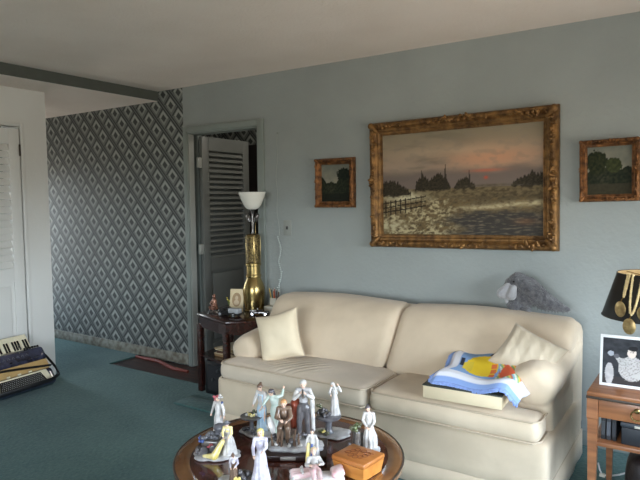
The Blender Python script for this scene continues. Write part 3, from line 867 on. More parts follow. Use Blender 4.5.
g = G(); g.lathe([(.026, .785), (.048, .795), (.068, .822), (.088, .868), (.107, .918), (.104, .918), (.084, .870), (.064, .826), (.044, .801), (.024, .791)], n=40); g.build('glass_shade', M_opal, t, 70)
# framed card
t = thing('photo_card', 'small cream oval-portrait card leaning against the brass lamp', 'card', (0, 0, 0))
t.matrix_world = T(-3.045, 3.375, .602) @ R('Z', 22) @ R('X', -12)
g = G(); g.box(-.055, .055, 0, .008, 0, .175, .002); g.build('mount', mat('cream_mount', (214, 196, 158), rough=.6, var=.05), t)
g = G(); g.lathe([(.036, 0), (.036, .002), (.03, .0022)], n=28, M=T(0, 0, .092) @ R('X', 90) @ Matrix.Diagonal((1, 1.5, 1, 1))); g.build('oval_mat', mat('tan_oval', (168, 140, 104), rough=.6, var=.2, vscale=60), t)
g = G(); g.ell((0, -.0025, .105), (.013, .002, .018)); g.ell((0, -.0025, .07), (.022, .002, .02)); g.build('portrait', mat('faded_portrait', (196, 176, 146), rough=.7), t)
# bronze figure
M_bronz = mat('pinkish_bronze', (168, 124, 104), rough=.3, metal=.7, col2=(110, 76, 62), vscale=60)
t = thing('bronze_statuette', 'small pinkish bronze seated statuette on a silver foot on the corner table', 'statuette', (-3.17, 3.27, .60))
g = G(); g.lathe([(.052, 0), (.054, .006), (.040, .012), (.034, .022), (.036, .028)], n=28); g.build('foot', M_silv, t)
g = G(); g.cap((0, 0, .03), (.002, 0, .055), .030, .024); g.cap((.002, 0, .06), (0, 0, .095), .020, .018); g.cap((0, 0, .10), (0, 0, .112), .008); g.ell((0, -.002, .126), (.014, .015, .017)); g.cap((-.018, 0, .095), (-.028, -.014, .07), .007, .006); g.cap((-.028, -.014, .07), (-.006, -.026, .066), .006, .005); g.cap((.018, 0, .095), (.028, -.012, .072), .007, .006); g.cap((.028, -.012, .072), (.006, -.026, .060), .006, .005); g.cap((-.012, -.005, .045), (-.016, -.034, .046), .012, .010); g.cap((-.016, -.034, .046), (-.014, -.034, .03), .009, .008); g.cap((.012, -.005, .045), (.018, -.034, .044), .012, .010); g.cap((.018, -.034, .044), (.018, -.034, .03), .009, .008)
g.melt('seated_figure', M_bronz, t, .0022, 2)
# tiny plant
t = thing('potted_plant', 'tiny yellow-flowering plant in a dark pot left of the oval card', 'plant', (-3.13, 3.40, .60))
g = G(); g.lathe([(.014, 0), (.02, .03), (.021, .034), (.017, .034)], n=16); g.build('pot', M_mahog, t)
g = G(); rnd = random.Random(9)
for k in range(16):
    a = rnd.uniform(0, 6.28); r = rnd.uniform(.008, .03); z = rnd.uniform(.05, .10)
    g.tube([(0, 0, .03), (r*.5*math.cos(a), r*.5*math.sin(a), z*.7), (r*math.cos(a), r*math.sin(a), z)], [.0012, .003, .0008], 5)
g.build('stems', mat('olive_leaves', (96, 112, 52), rough=.6), t)
g = G()
for k in range(9):
    a = k*.9; g.ell((.022*math.cos(a), .022*math.sin(a), .07+.035*((k*37) % 10)/10), .006, u=8, v=6)
g.build('flowers', mat('yellow_petals', (214, 196, 92), rough=.6), t)
# toy vehicles
def wheel(t, x, y, z, r, w_):
    g = G(); g.lathe([(r*.4, -w_/2), (r*.9, -w_/2), (r, -w_*.3), (r, w_*.3), (r*.9, w_/2), (r*.4, w_/2)], n=20, M=T(x, y, z) @ R('X', 90)); o = g.build('wheel', mat('toy_tyre', (30, 30, 32), rough=.6) if 'toy_tyre' not in MATS else MATS['toy_tyre'], t)
    g = G(); g.lathe([(r*.15, -w_*.56), (r*.6, -w_*.56), (r*.62, -w_*.4), (r*.62, w_*.4), (r*.6, w_*.56), (r*.15, w_*.56)], n=16, M=T(x, y, z) @ R('X', 90)); g.build('hubcap', M_chrome, o)
M_chrome = mat('bright_chrome', (206, 206, 208), rough=.15, metal=1.)
t = thing('toy_truck', 'dark vintage toy truck with silver cargo box on the corner table', 'toy truck', (-2.965, 3.215, .60), math.radians(4))
g = G(); g.box(-.095, .095, -.026, .026, .018, .028, .002); g.build('chassis', M_black, t)
g = G(); g.box(-.088, -.045, -.018, .018, .028, .050, .007); g.build('bonnet', M_black, t)
g = G(); g.box(-.045, .0, -.024, .024, .028, .040, .003); g.box(-.042, -.004, -.022, .022, .066, .071, .003)
for x in (-.041, -.005):
    for y in (-.020, .020): g.box(x-.002, x+.002, y-.002, y+.002, .04, .068)
g.build('cab', M_black, t)
g = G(); g.box(.006, .094, -.027, .027, .030, .066, .004); g.build('cargo_box', mat('pale_silver_box', (186, 188, 190), rough=.35, metal=.4), t)
for x in (-.064, .058):
    for y in (-.031, .031): wheel(t, x, y, .019, .019, .009)
for y in (-.012, .012):
    g = G(); g.ell((-.092, y, .040), .006); g.build('headlamp', M_chrome, t)
g = G(); g.tube([(-.093, -.016, .028), (-.10, -.014, .024), (-.10, .014, .024), (-.093, .016, .028)], .003, 6); g.build('bumper', M_chrome, t)
t = thing('toy_car', 'small silver open toy car to the right of the toy truck', 'toy car', (-2.80, 3.36, .60), math.radians(28))
g = G(); g.rbox(-.075, .075, -.024, .024, .012, .034, .012, (12, 6, 4)); g.rbox(-.072, -.012, -.018, .018, .028, .044, .010, (8, 5, 3)); g.build('car_body', M_silv, t, 60)
g = G(); g.rbox(-.008, .022, -.016, .016, .030, .042, .005, (5, 4, 3)); g.build('seat', M_black, t)
g = G(); g.box(-.014, -.011, -.018, .018, .040, .056, .001); g.build('windscreen', M_chrome, t)
for x in (-.05, .05):
    for y in (-.027, .027): wheel(t, x, y, .015, .015, .008)
# pencil box
M_card = mat('off_white_card', (206, 200, 184), rough=.7, var=.06)
t = thing('desk_tray', 'off-white flat box at the back right of the corner table', 'box', (-2.775, 3.54, .60), math.radians(4))
g = G(); g.box(-.085, .085, -.05, .05, 0, .035, .003); g.build('box_body', M_card, t); g = G(); g.box(-.087, .087, -.052, .052, .035, .045, .003); g.build('lid', M_card, t)
t = thing('pencil_cup', 'pale square cup of pencils standing on the off-white box', 'pencil cup', (-2.80, 3.545, .6455))
g = G(); g.box(-.03, .03, -.022, .022, 0, .004); g.box(-.03, -.027, -.022, .022, 0, .06); g.box(.027, .03, -.022, .022, 0, .06); g.box(-.027, .027, -.022, -.019, 0, .06); g.box(-.027, .027, .019, .022, 0, .06); g.build('cup', M_card, t)
rnd = random.Random(12)
for k, (nm, c) in enumerate([('yellow', (206, 170, 60)), ('dark green', (40, 60, 50)), ('orange', (190, 110, 50)), ('red', (150, 50, 44)), ('black', (28, 28, 30)), ('brown', (110, 74, 50))]):
    x = -.020+.008*k; a = (k-2.5)*.09; L = .125-.008*(k % 3)
    tt = thing('pencil', '%s pencil standing in the cup beside the brass lamp' % nm, 'pencil', (-2.80+x, 3.545, .650), 0, 'pencils in the cup')
    d = Vector((math.sin(a), rnd.uniform(-.1, .05), math.cos(a)))
    g = G(); g.tube([(0, 0, 0), d*L], .0038, 6); o = g.build('shaft', mat('pencil_'+nm.replace(' ', '_'), c, rough=.5), tt)
    g = G(); g.tube([d*L, d*(L+.012)], [.0038, .0006], 6); g.build('tip', M_paperc, tt)

# ------------------------------------------------------------------ accordion
t = thing('accordion', 'black piano accordion with cream keys leaning against the white closet door', 'accordion')
t.matrix_world = T(-4.235, 2.10, .060) @ R('Z', 86) @ R('X', -40) @ R('Y', -3) @ Matrix.Scale(1.02, 4)
M_pear = mat('black_pearl_lacquer', (28, 28, 40), rough=.14, col2=(62, 64, 84), vscale=16, coat=.8)
M_ivory = mat('ivory_celluloid', (226, 218, 190), rough=.3)
M_keyb = mat('key_black', (14, 14, 16), rough=.25)
M_bell = mat('tan_bellows_cloth', (196, 164, 108), rough=.7, var=.1)
g = G(); g.rbox(0, .50, 0, .085, 0, .125, .02, (20, 6, 8)); g.build('bass_case', M_pear, t, 60)
g = G(); g.prism([(.03, .012), (.47, .012), (.45, .112), (.05, .112)], 0, .006, T(0, 0, 0) @ Matrix(((1, 0, 0, 0), (0, 0, -1, 0), (0, 1, 0, 0), (0, 0, 0, 1))) , .0015); o = g.build('bass_cover', M_ivory, t)
g = G(); g.prism([(.075, .022), (.425, .022), (.40, .098), (.10, .098)], .006, .009, Matrix(((1, 0, 0, 0), (0, 0, -1, 0), (0, 1, 0, 0), (0, 0, 0, 1)))); og = g.build('grille', M_keyb, o)
g = G()
for i in range(24):
    for j in range(5):
        x = .095+i*.0135+(j % 2)*.006; z = .032+j*.0135
        if .085+(z-.022)*.33 < x < .415-(z-.022)*.33: g.ell((x, -.0095, z), (.0034, .0016, .0030), u=6, v=4)
g.build('perforations', mat('grille_pearl_grey', (166, 168, 166), rough=.3), og)
for k in range(3):
    g = G(); g.box(.16+k*.08, .185+k*.08, -.012, .0, .118, .130, .003); g.build('register_button', M_ivory, t)
# bellows: folded, wedge shaped
g = G(); rings = []
nb = 9
for k in range(nb*2+1):
    f = k/(nb*2); z = .125+.075*f; o_ = .006 if k % 2 else .0
    z2 = .125+.055*f
    rings.append([Vector((.012-o_, .004-o_, z)), Vector((.488+o_, .004-o_, z)), Vector((.488+o_, .08+o_, z)), Vector((.012-o_, .08+o_, z))])
g.loft(rings); g.build('bellows', M_bell, t, 20)
g = G(); g.tube([(.0, -.006, .20), (.25, -.012, .165), (.50, -.006, .130)], .016, 10, True, .35); g.build('bellows_strap', M_black, t)
# treble case with rounded grille
g = G(); g.rbox(-.005, .505, -.014, .085, .198, .315, .030, (26, 8, 10), (0, .008, 0)); g.build('treble_case', M_pear, t, 60)
g = G()
for k in range(7):
    x = .14+k*.034
    g.tube([(x, -.0245, .248), (x+.010, -.0248, .264), (x+.020, -.0245, .248)], .0022, 6)
g.build('script_emblem', mat('silver_script', (150, 152, 164), rough=.25, metal=.6), t)
g = G(); g.prism([(.20, .296), (.30, .296), (.27, .310), (.23, .310)], .016, .020, Matrix(((1, 0, 0, 0), (0, 0, -1, 0), (0, 1, 0, 0), (0, 0, 0, 1)))); g.build('chrome_crest', M_chrome, t)
for k in range(6):
    g = G(); g.box(.355+k*.02, .370+k*.02, -.020, -.010, .303, .318, .002); g.build('treble_switch', M_keyb, t)
# keyboard
g = G(); g.box(-.062, .432, .03, .075, .315, .452, .006); kb = g.build('keyboard_bed', M_pear, t)
nk = 24; kw = .49/nk
for k in range(nk):
    g = G(); g.box(k*kw+.0006-.06, (k+1)*kw-.0006-.06, .012, .03, .322, .448, .002); g.build('white_key', M_ivory, kb)
for k in range(nk-1):
    if k % 7 in (2, 6): continue
    g = G(); g.box((k+1)*kw-.0058-.06, (k+1)*kw+.0058-.06, .002, .014, .324, .402, .0025); g.build('black_key', M_keyb, kb)
g = G(); g.tube([(.480, .05, .33), (.508, .05, .29), (.522, .035, .22), (.528, .0, .11), (.51, -.035, .03), (.42, -.075, -.012), (.2, -.085, -.022), (.0, -.08, -.02)], .016, 10, True, .35); g.build('shoulder_strap', M_black, t)

# ------------------------------------------------------------------ right side table, lamp, photo
M_oak = mat('honey_brown_wood', (158, 104, 66), rough=.35, col2=(126, 80, 50), vscale=5, stretch=(1, 8, 8), coat=.2)
M_oakd = mat('dark_table_edge', (62, 50, 40), rough=.4)
TX0, TX1, TY0, TY1 = -.435, .12, 2.68, 3.26
t = thing('end_table', 'brown wooden end table with a drawer right of the sofa', 'table', (TX0, TY0, 0))
W, D = TX1-TX0, TY1-TY0
g = G(); g.box(0, W, 0, D, .602, .620, .003); g.build('tabletop', M_oak, t)
g = G(); g.box(-.002, W+.002, -.003, D+.002, .592, .603, .002); g.build('top_moulding', M_oakd, t)
g = G(); g.box(.05, W-.05, D-.03, D-.015, .50, .592); g.box(.012, .027, .05, D-.05, .50, .592); g.box(W-.027, W-.012, .05, D-.05, .50, .592); g.build('apron', M_oak, t)
for x in (.0, W-.045):
    for y in (.006, D-.048):
        g = G(); g.loft([[Vector((x+.0225+sx*s, y+.0225+sy*s, z)) for sx, sy in ((-1, -1), (1, -1), (1, 1), (-1, 1))] for z, s in ((0, .012), (.50, .020), (.505, .0225), (.592, .0225))]); g.build('leg', M_oak, t, 20)
g = G(); g.box(.046, W-.046, .012, .030, .512, .588, .003); dr = g.build('drawer', M_oak, t)
g = G(); g.lathe([(.010, 0), (.012, .003), (.006, .008)], n=18, M=T(.19, .012, .565) @ R('X', 90)); g.loop([(.19+.021*math.cos(a), .001, .548+.021*math.sin(a)) for a in [2*PI*i/24 for i in range(24)]], .003, 8); g.build('ring_pull', M_brass, dr)
g = G(); g.box(.02, W-.02, .016, D-.02, .385, .403, .003); g.build('shelf', M_oak, t)
g = G(); g.box(.03, W-.03, D-.012, D-.004, .40, .592); g.build('shade_panel', M_oakd, t)  # added to keep the space over the shelf in shade
t = thing('equipment_case', 'dark grey case with pale latches on the end table shelf', 'case', (-.185, 2.82, .4035))
g = G(); g.box(-.12, .17, -.10, .14, 0, .075, .006); g.build('case_body', mat('blue_black_case', (34, 37, 42), rough=.5), t)
g = G(); g.box(-.124, .174, -.104, .144, .076, .098, .006); g.build('lid', mat('slate_case_lid', (58, 62, 68), rough=.4), t)
for x in (-.07, .02): g = G(); g.box(x, x+.055, -.106, -.098, .080, .090, .001); g.build('latch', M_card, t)
for k, c in enumerate(((30, 32, 34), (44, 46, 50), (24, 25, 28))):
    tt = thing('record_album', 'dark upright album on the end table shelf behind the case, %s' % ('nearest the leg', 'the greyer middle one', 'farthest from the leg')[k], 'album', (-.385+.021*k, 2.86, .4035), 0, 'dark albums on the end table shelf')
    g = G(); g.box(0, .018, -.12, .30, 0, .094, .002); g.build('sleeve', mat('album_%s' % ('black', 'slate', 'charcoal')[k], c, rough=.6), tt)
    g = G(); g.box(.002, .016, -.122, -.119, .02, .08); g.build('label_strip', mat('album_label_%s' % ('black', 'slate', 'charcoal')[k], tuple(v*1.8 for v in c), rough=.6), tt)
t = thing('white_cable', 'white cable with a plug curled on the carpet under the end table', 'cable', (-.43, 3.33, .0))
g = G(); g.tube([(-.045, -.03, .06), (-.035, -.04, .03), (-.02, -.05, .008), (.02, -.03, .006), (.06, -.05, .03), (.09, -.03, .04), (.12, .0, .008), (.16, .05, .006)], .0045, 8); g.build('cord', mat('white_flex', (206, 206, 204), rough=.5), t)
g = G(); g.box(-.034, -.006, -.062, -.040, .0, .016, .004); g.build('plug', M_card, t)
t = thing('dark_bag', 'dark brown leather bag on the carpet under the end table', 'bag', (-.13, 3.02, 0))
g = G(); g.rbox(-.17, .17, -.10, .16, 0, .27, .05, (12, 8, 8), (.02, .02, .01)); g.build('bag_body', mat('brown_black_leather', (40, 30, 28), rough=.5, var=.3, bump=.3), t, 60)
g = G(); g.tube([(-.10, -.02, .265), (-.08, -.02, .325), (.06, -.02, .325), (.08, -.02, .265)], .008, 8); g.build('handle', M_black, t)
# lamp
LX, LY = -.225, 3.02
t = thing('table_lamp', 'table lamp with black cone shade lined gold on the end table', 'lamp', (LX, LY, .6205))
M_shade = mat('black_shade_card', (22, 22, 20), rough=.45, coat=.2)
M_line = mat('gold_shade_lining', (206, 170, 116), rough=.5, var=.1)
g = G(); g.lathe([(.075, 0), (.078, .012), (.05, .03), (.03, .05), (.045, .09), (.055, .13), (.04, .17), (.018, .20), (.012, .23), (.012, .29)], n=28); g.build('lamp_base', M_brass, t)
z0, z1, r0_, r1_ = .285, .480, .205, .145
g = G(); g.lathe([(r0_, z0), (r1_, z1), (r1_-.002, z1+.001)], n=48, cap=False); g.build('shade', M_shade, t, 60)
g = G(); g.lathe([(r0_-.003, z0), (r1_-.003, z1+.001)], n=48, cap=False); g.build('shade_lining', M_line, t, 60)
g = G(); g.loop([(r1_*math.cos(a), r1_*math.sin(a), z1+.001) for a in [2*PI*i/40 for i in range(40)]], .0025, 6); g.loop([(r0_*math.cos(a), r0_*math.sin(a), z0) for a in [2*PI*i/48 for i in range(48)]], .0025, 6); g.build('rim', M_shade, t)
g = G(); g.tube([(0, 0, .29), (0, 0, z1-.02)], .003, 6)
for a in (0, 2.1, 4.2): g.tube([(0, 0, z1-.02), (r1_*math.cos(a+.4), r1_*math.sin(a+.4), z1-.004)], .0018, 5)
g.build('harp', M_brass, t)
g = G(); g.ell((0, 0, .36), (.028, .028, .04)); g.build('bulb', M_opal, t)
def sp_(a, z, off=.006):
    r = r0_+(r1_-r0_)*(z-z0)/(z1-z0); return Vector((LX+(r+off)*math.cos(a), LY+(r+off)*math.sin(a), .6205+z))
M_bead = mat('cream_gold_beads', (226, 200, 146), rough=.3, var=.2, vscale=60)
M_disc = mat('antique_gold_disc', (190, 164, 112), rough=.35, metal=.6, col2=(140, 116, 76), vscale=40)
def necklace(lab, a, da, zb, n, disc, dz, mb):
    tt = thing('necklace', lab, 'necklace', sp_(a, z1), 0, 'necklaces hung on the black lamp shade')
    inv = -sp_(a, z1)
    P_ = []
    for k in range(n+1):
        f = k/n; s = -1 if f < .5 else 1; h = abs(f-.5)*2
        z = z1+.004-(1-h**1.0)*(z1-zb); P_.append(sp_(a+s*da*min(1, (h)**.5), z, .007)+inv)
    g = G(); g.tube(P_, .0018, 5); g.build('cord', mb, tt)
    g = G()
    for i, p in enumerate(P_): g.ell(p, (.0052, .0052, .0066) if i % 3 else (.0064, .0064, .005), u=8, v=6)
    g.build('beads', mb, tt)
    if disc:
        c = sp_(a, zb-dz, .010)+inv
        g = G(); g.lathe([(disc*.9, -.002), (disc, 0), (disc*.9, .002), (disc*.3, .0035), (.001, .004)], n=28, M=T(*c) @ R('Z', math.degrees(a)+90) @ R('X', 90) @ Matrix.Diagonal((1, 1.25, 1, 1))); g.build('pendant', M_disc, tt)
        g = G(); g.tube([sp_(a, zb, .008)+inv, c+Vector((0, 0, disc*1.15))], .0024, 6); g.build('bail', M_brass, tt)
am = math.radians(-107)
necklace('long cream bead necklace with the lowest gold disc over the black lamp shade', am-.02, .13, .315, 44, .028, .045, M_bead)
necklace('left necklace with a gold disc half hidden on the black lamp shade', am-.28, .03, .385, 22, .028, .050, M_bead)
necklace('right necklace with a warm gold disc on the black lamp shade', am+.22, .03, .365, 26, .026, .035, M_bead)
# black and white photograph
t = thing('framed_photo', 'white-bordered black and white photograph of a musician standing on the end table', 'photograph')
t.matrix_world = T(-.405, 2.805, .6210) @ R('Z', 3) @ R('X', -7)
g = G(); g.box(0, .27, 0, .006, 0, .222, .001); g.build('border', mat('white_photo_border', (222, 222, 220), rough=.4), t)
g = G(); g.tube([(.135, .006, .15), (.135, .075, .012)], .004, 6); g.build('easel_strut', M_black, t)
def photo_col(u, v):
    n = fbm(u*9, v*9)*.5+.5; n2 = fbm(u*34, v*34)
    c = mixt((34, 35, 38), (58, 60, 64), n)
    def el(cx, cy, rx, ry, rot=0):
        x, y = u-cx, v-cy; a = math.radians(rot); X = x*math.cos(a)+y*math.sin(a); Y = -x*math.sin(a)+y*math.cos(a)
        return (X/rx)**2+(Y/ry)**2 < 1+.15*n2
    if v < .16: c = (54, 50, 50)
    if el(.46, .36, .21, .27): c = mixt((176, 172, 168), (136, 132, 130), sst(.0, .4, n2))
    if el(.30, .50, .15, .07, -32): c = mixt((170, 168, 164), (130, 128, 126), sst(0, .4, n2))
    if el(.66, .22, .20, .055, 6): c = (176, 174, 170)
    if el(.11, .22, .07, .24, 0): c = mixt((186, 182, 180), (150, 148, 146), n)
    if el(.17, .50, .06, .13, 30): c = (48, 48, 52)
    if el(.13, .66, .05, .055): c = (150, 154, 160)
    if el(.22, .61, .045, .05): c = (88, 88, 92)
    if el(.72, .40, .06, .13, -12): c = (196, 158, 104)
    if el(.455, .70, .070, .105): c = (204, 190, 178)
    if el(.475, .80, .075, .055, 10): c = (30, 30, 32)
    if abs(u-.44) < .010 and abs(v-.715) < .012 or abs(u-.475) < .008 and abs(v-.715) < .012: c = (70, 60, 56)
    return c
painted('print', lambda u, v: Vector((.011+.248*u, -.0008, .012+.198*v)), photo_col, 100, 84, paint_mat('photo_print', .6, 0, 0, .15), t)

# ------------------------------------------------------------------ round coffee table
CX, CY, CR, CZ = -1.42, 1.88, .463, .42
M_cof = mat('reddish_brown_tabletop', (92, 46, 32), rough=.16, col2=(62, 30, 22), vscale=4, stretch=(1, 6, 1), coat=.5)
M_rim = mat('golden_brown_table_rim', (140, 100, 64), rough=.2, col2=(112, 74, 46), vscale=6, coat=.5)
t = thing('coffee_table', 'round dark brown coffee table with a paler rim crowded with figurines', 'table', (CX, CY, 0))
g = G(); g.lathe([(.30, CZ-.03), (CR-.012, CZ-.030), (CR, CZ-.020), (CR, CZ-.004), (CR-.006, CZ), (CR-.062, CZ), (CR-.064, CZ-.002)], n=96, cap=False); g.build('rim', M_rim, t, 50)
g = G(); g.loop([((CR-.002)*math.cos(a), (CR-.002)*math.sin(a), CZ-.003) for a in [2*PI*i/96 for i in range(96)]], .0042, 8); g.build('dark_edge', M_oakd, t)
g = G(); g.lathe([(.30, CZ-.03), (.30, CZ-.02), (CR-.062, CZ-.018), (CR-.062, CZ-.0012), (.001, CZ-.0012)], n=96); g.build('tabletop', M_cof, t, 30)
g = G(); g.lathe([(.33, CZ-.09), (.34, CZ-.085), (.34, CZ-.03), (.33, CZ-.03)], n=64); g.build('apron', M_cof, t)
for k in range(4):
    a = PI/4+k*PI/2; g = G(); g.tube([(.31*math.cos(a), .31*math.sin(a), CZ-.04), (.33*math.cos(a), .33*math.sin(a), .25), (.31*math.cos(a), .31*math.sin(a), .10), (.345*math.cos(a), .345*math.sin(a), .0)], [.028, .022, .015, .018], 12); g.build('leg', M_cof, t)
# carved wooden box
t = thing('wooden_box', 'honey-coloured wooden box with carved lid on the right of the coffee table', 'box', (-1.094, 1.876, CZ+.0005), math.radians(-6))
M_box = mat('honey_pine', (206, 138, 66), rough=.4, col2=(184, 116, 52), vscale=4, stretch=(1, 8, 8))
g = G()
b0, b1, hb = .064, .066, .050
g.loft([[Vector((sx*(b0+(.008 if z > 0 else 0)), sy*(b1-.008+(.008 if z > 0 else 0)), z)) for sx, sy in ((-1, -1), (1, -1), (1, 1), (-1, 1))] for z in (0, hb)]); g.build('box_body', M_box, t, 20)
g = G(); g.box(-.076, .076, -.068, .068, hb+.001, hb+.020, .006); g.build('lid', mat('honey_pine_lid', (190, 122, 62), rough=.35, col2=(168, 102, 48), vscale=4, stretch=(1, 8, 8)), t)
g = G(); rnd = random.Random(6)
for k in range(9):
    a = k*.7; c = Vector((.032*math.cos(a)*(1+.3*(k % 2)), .030*math.sin(a), hb+.0206))
    g.loop([c+Vector((.011*math.cos(b), .013*math.sin(b), 0)) for b in [2*PI*i/10 for i in range(10)]], .0012, 5)
g.tube([(-.05, -.02, hb+.0206), (0, -.01, hb+.0206), (-.01, .02, hb+.0206), (.05, .03, hb+.0206)], .0014, 5)
g.build('carved_motif', mat('dark_carving', (120, 66, 34), rough=.6), t)
# ------------------------------------------------------------------ porcelain figurines
def glaze(name, c, c2=None, vs=40): return mat(name, c, rough=.3, col2=c2, vscale=vs, coat=.4)
P_skin = glaze('porcelain_skin', (222, 186, 162)); P_white = glaze('porcelain_white', (214, 210, 204), (176, 172, 168))
P_base = glaze('porcelain_grey_base', (190, 188, 186), (150, 148, 148), 30); P_blue = glaze('porcelain_pale_blue', (168, 200, 222), (200, 218, 228))
P_green = glaze('porcelain_pale_green', (190, 208, 194), (210, 218, 208)); P_grey = glaze('porcelain_grey', (120, 120, 124), (84, 84, 90))
P_dark = glaze('porcelain_charcoal', (66, 64, 66), (96, 92, 92)); P_brown = glaze('porcelain_brown', (128, 104, 84), (96, 76, 62))
P_yel = glaze('porcelain_yellow', (226, 204, 110), (240, 226, 170)); P_pink = glaze('porcelain_pink', (222, 176, 178), (232, 210, 206))
P_lil = glaze('porcelain_lilac', (176, 170, 186), (216, 212, 216)); P_red = glaze('porcelain_red_brown', (142, 66, 46))
P_hg = glaze('porcelain_hair_grey', (190, 186, 180)); P_hb = glaze('porcelain_hair_brown', (104, 80, 64)); P_hy = glaze('porcelain_hair_blond', (222, 206, 130)); P_ho = glaze('porcelain_hair_ginger', (198, 146, 96))
P_hd = glaze('porcelain_hair_dark', (96, 90, 92)); P_leaf = glaze('porcelain_leaf', (92, 104, 66), (120, 116, 96)); P_rose = glaze('porcelain_rose', (186, 90, 98)); P_navy = glaze('porcelain_blue', (70, 92, 150))
P_bark = glaze('porcelain_bark', (112, 104, 96), (70, 66, 64), 60)

def V3(*a): return Vector(a)
STAND = dict(pelvis=(0, 0, .50), waist=(0, 0, .60), chest=(0, 0, .72), neck=(0, 0, .83), head=(0, -.012, .925),
             shL=(-.095, 0, .80), shR=(.095, 0, .80), elL=(-.13, 0, .64), elR=(.13, 0, .64), haL=(-.13, -.05, .50), haR=(.13, -.05, .50),
             knL=(-.055, -.01, .27), knR=(.055, -.01, .27), anL=(-.055, .01, .04), anR=(.055, .01, .04))
def doll(parent, name, loc, rz, H, clothes, hair, hairm, skin=None, pose=None, gown=None, top=None, legs=None, sleeve=True, fold=.15, label=None, feet=None):
    """one continuous porcelain body with its clothes and hair on it.  faces -y."""
    J = dict(STAND); J.update(pose or {}); J = {k: Vector(v)*H for k, v in J.items()}
    root = parent; M = T(*loc) @ R('Z', rz)
    def q(v): return M @ v
    def c(g, a, b, ra, rb, n=10): g.cap(q(J[a] if isinstance(a, str) else a), q(J[b] if isinstance(b, str) else b), ra*H, rb*H, n)
    skin = skin or P_skin
    g = G()
    c(g, 'pelvis', 'waist', .068, .058); c(g, 'waist', 'chest', .058, .066); c(g, 'shL', 'shR', .036, .036); c(g, 'chest', 'neck', .05, .028); c(g, 'neck', 'head', .026, .03)
    hd = J['head']; fwd = (hd-J['neck']); face = Vector((0, -1, 0)); 
    if 'look' in (pose or {}): face = Vector(pose['look']).normalized()
    up = Vector((0, 0, 1)); up = (hd-J['neck']).normalized(); face = (face-up*face.dot(up)).normalized(); side = face.cross(up)
    g.ell(q(hd), (.052*H, .060*H, .066*H)); g.ell(q(hd+face*.02*H-up*.03*H), .038*H)
    g.ell(q(hd+face*.062*H-up*.006*H), .013*H, u=8, v=6)
    for s in (-1, 1): g.ell(q(hd+side*s*.052*H), .013*H, u=8, v=6)
    for s in 'LR':
        c(g, 'sh'+s, 'el'+s, .030, .024); c(g, 'el'+s, 'ha'+s, .023, .016)
        hp = 'pelvis'; sg = -1 if s == 'L' else 1
        hip = J['pelvis']+Vector((sg*.045*H, 0, -.01*H))
        c(g, hip, 'kn'+s, .056, .040); c(g, 'kn'+s, 'an'+s, .038, .022)
        toe = J['an'+s]+(Vector((0, -.075*H, -.022*H))); c(g, 'an'+s, toe, .022, .018)
        # palm, four fingers and thumb
        d = (J['ha'+s]-J['el'+s]).normalized(); px_ = d.orthogonal().normalized(); py_ = d.cross(px_)
        pal = J['ha'+s]+d*.022*H
        g.cap(q(J['ha'+s]), q(pal), .017*H, .019*H, 8)
        for k in range(4):
            o_ = px_*((k-1.5)*.011*H); L = (.036, .042, .040, .030)[k]*H
            g.cap(q(pal+o_), q(pal+o_*1.2+d*L*.6+py_*.004*H), .0065*H, .006*H, 6); g.cap(q(pal+o_*1.2+d*L*.6+py_*.004*H), q(pal+o_*1.2+d*L+py_*.014*H), .006*H, .005*H, 6)
        g.cap(q(J['ha'+s]-px_*.014*H), q(pal-px_*.032*H+d*.012*H), .007*H, .006*H, 6)
    body = g.melt(name, skin, root, max(.0011, H*.0095), 1)
    if label: body['label'] = label
    # face details
    for s in (-1, 1):
        g = G(); g.ell(q(hd+face*.055*H+side*s*.020*H+up*.008*H), .0062*H, u=8, v=6); g.build('eye', P_dark, body)
    g = G(); g.ell(q(hd+face*.056*H-up*.030*H), (.011*H, .006*H, .004*H), u=8, v=6); g.build('mouth', P_rose, body)
    # hair
    g = G(); ctr = hd+up*.016*H-face*.012*H
    g.ell(q(ctr), (.060*H, .062*H, .060*H))
    if hair == 'bun': g.ell(q(ctr-face*.055*H+up*.03*H), .032*H)
    if hair == 'long':
        for k in (-1, 0, 1): g.cap(q(ctr-face*.03*H+side*k*.028*H), q(J['chest']-face*.07*H+side*k*.03*H), .038*H, .024*H)
    if hair == 'veil':
        for k in (-1, 0, 1): g.cap(q(ctr-face*.02*H+side*k*.03*H), q(J['waist']-face*.075*H+side*k*.055*H), .045*H, .03*H)
    if hair == 'bald': pass
    if hair == 'hat': g.lathe([(.11*H, 0), (.105*H, .008*H), (.06*H, .016*H), (.055*H, .05*H), (.03*H, .066*H), (.002, .068*H)], n=18, M=M @ T(*(ctr+up*.028*H)))
    # keep the face clear: hair shell sits behind and above
    if hair != 'hat':
        bmv = [v for v in g.bm.verts]
    o = g.melt('hair' if hair != 'hat' else 'hat', hairm, body, max(.0012, H*.011), 1)
    # clothing
    if top:
        g = G(); c(g, 'pelvis', 'waist', .080, .072); c(g, 'waist', 'chest', .072, .078); c(g, 'shL', 'shR', .046, .046); c(g, 'chest', 'neck', .058, .036)
        o = g.melt('bodice' if gown else 'waistcoat', top, body, max(.0014, H*.011), 1)
        if sleeve:
            g = G()
            for s in 'LR':
                c(g, 'sh'+s, 'el'+s, .042, .036); c(g, 'el'+s, J['el'+s]+(J['ha'+s]-J['el'+s])*.82, .036, .028)
            sm = sleeve if not isinstance(sleeve, bool) else top
            g.melt('sleeves', sm, body, max(.0014, H*.011), 1)
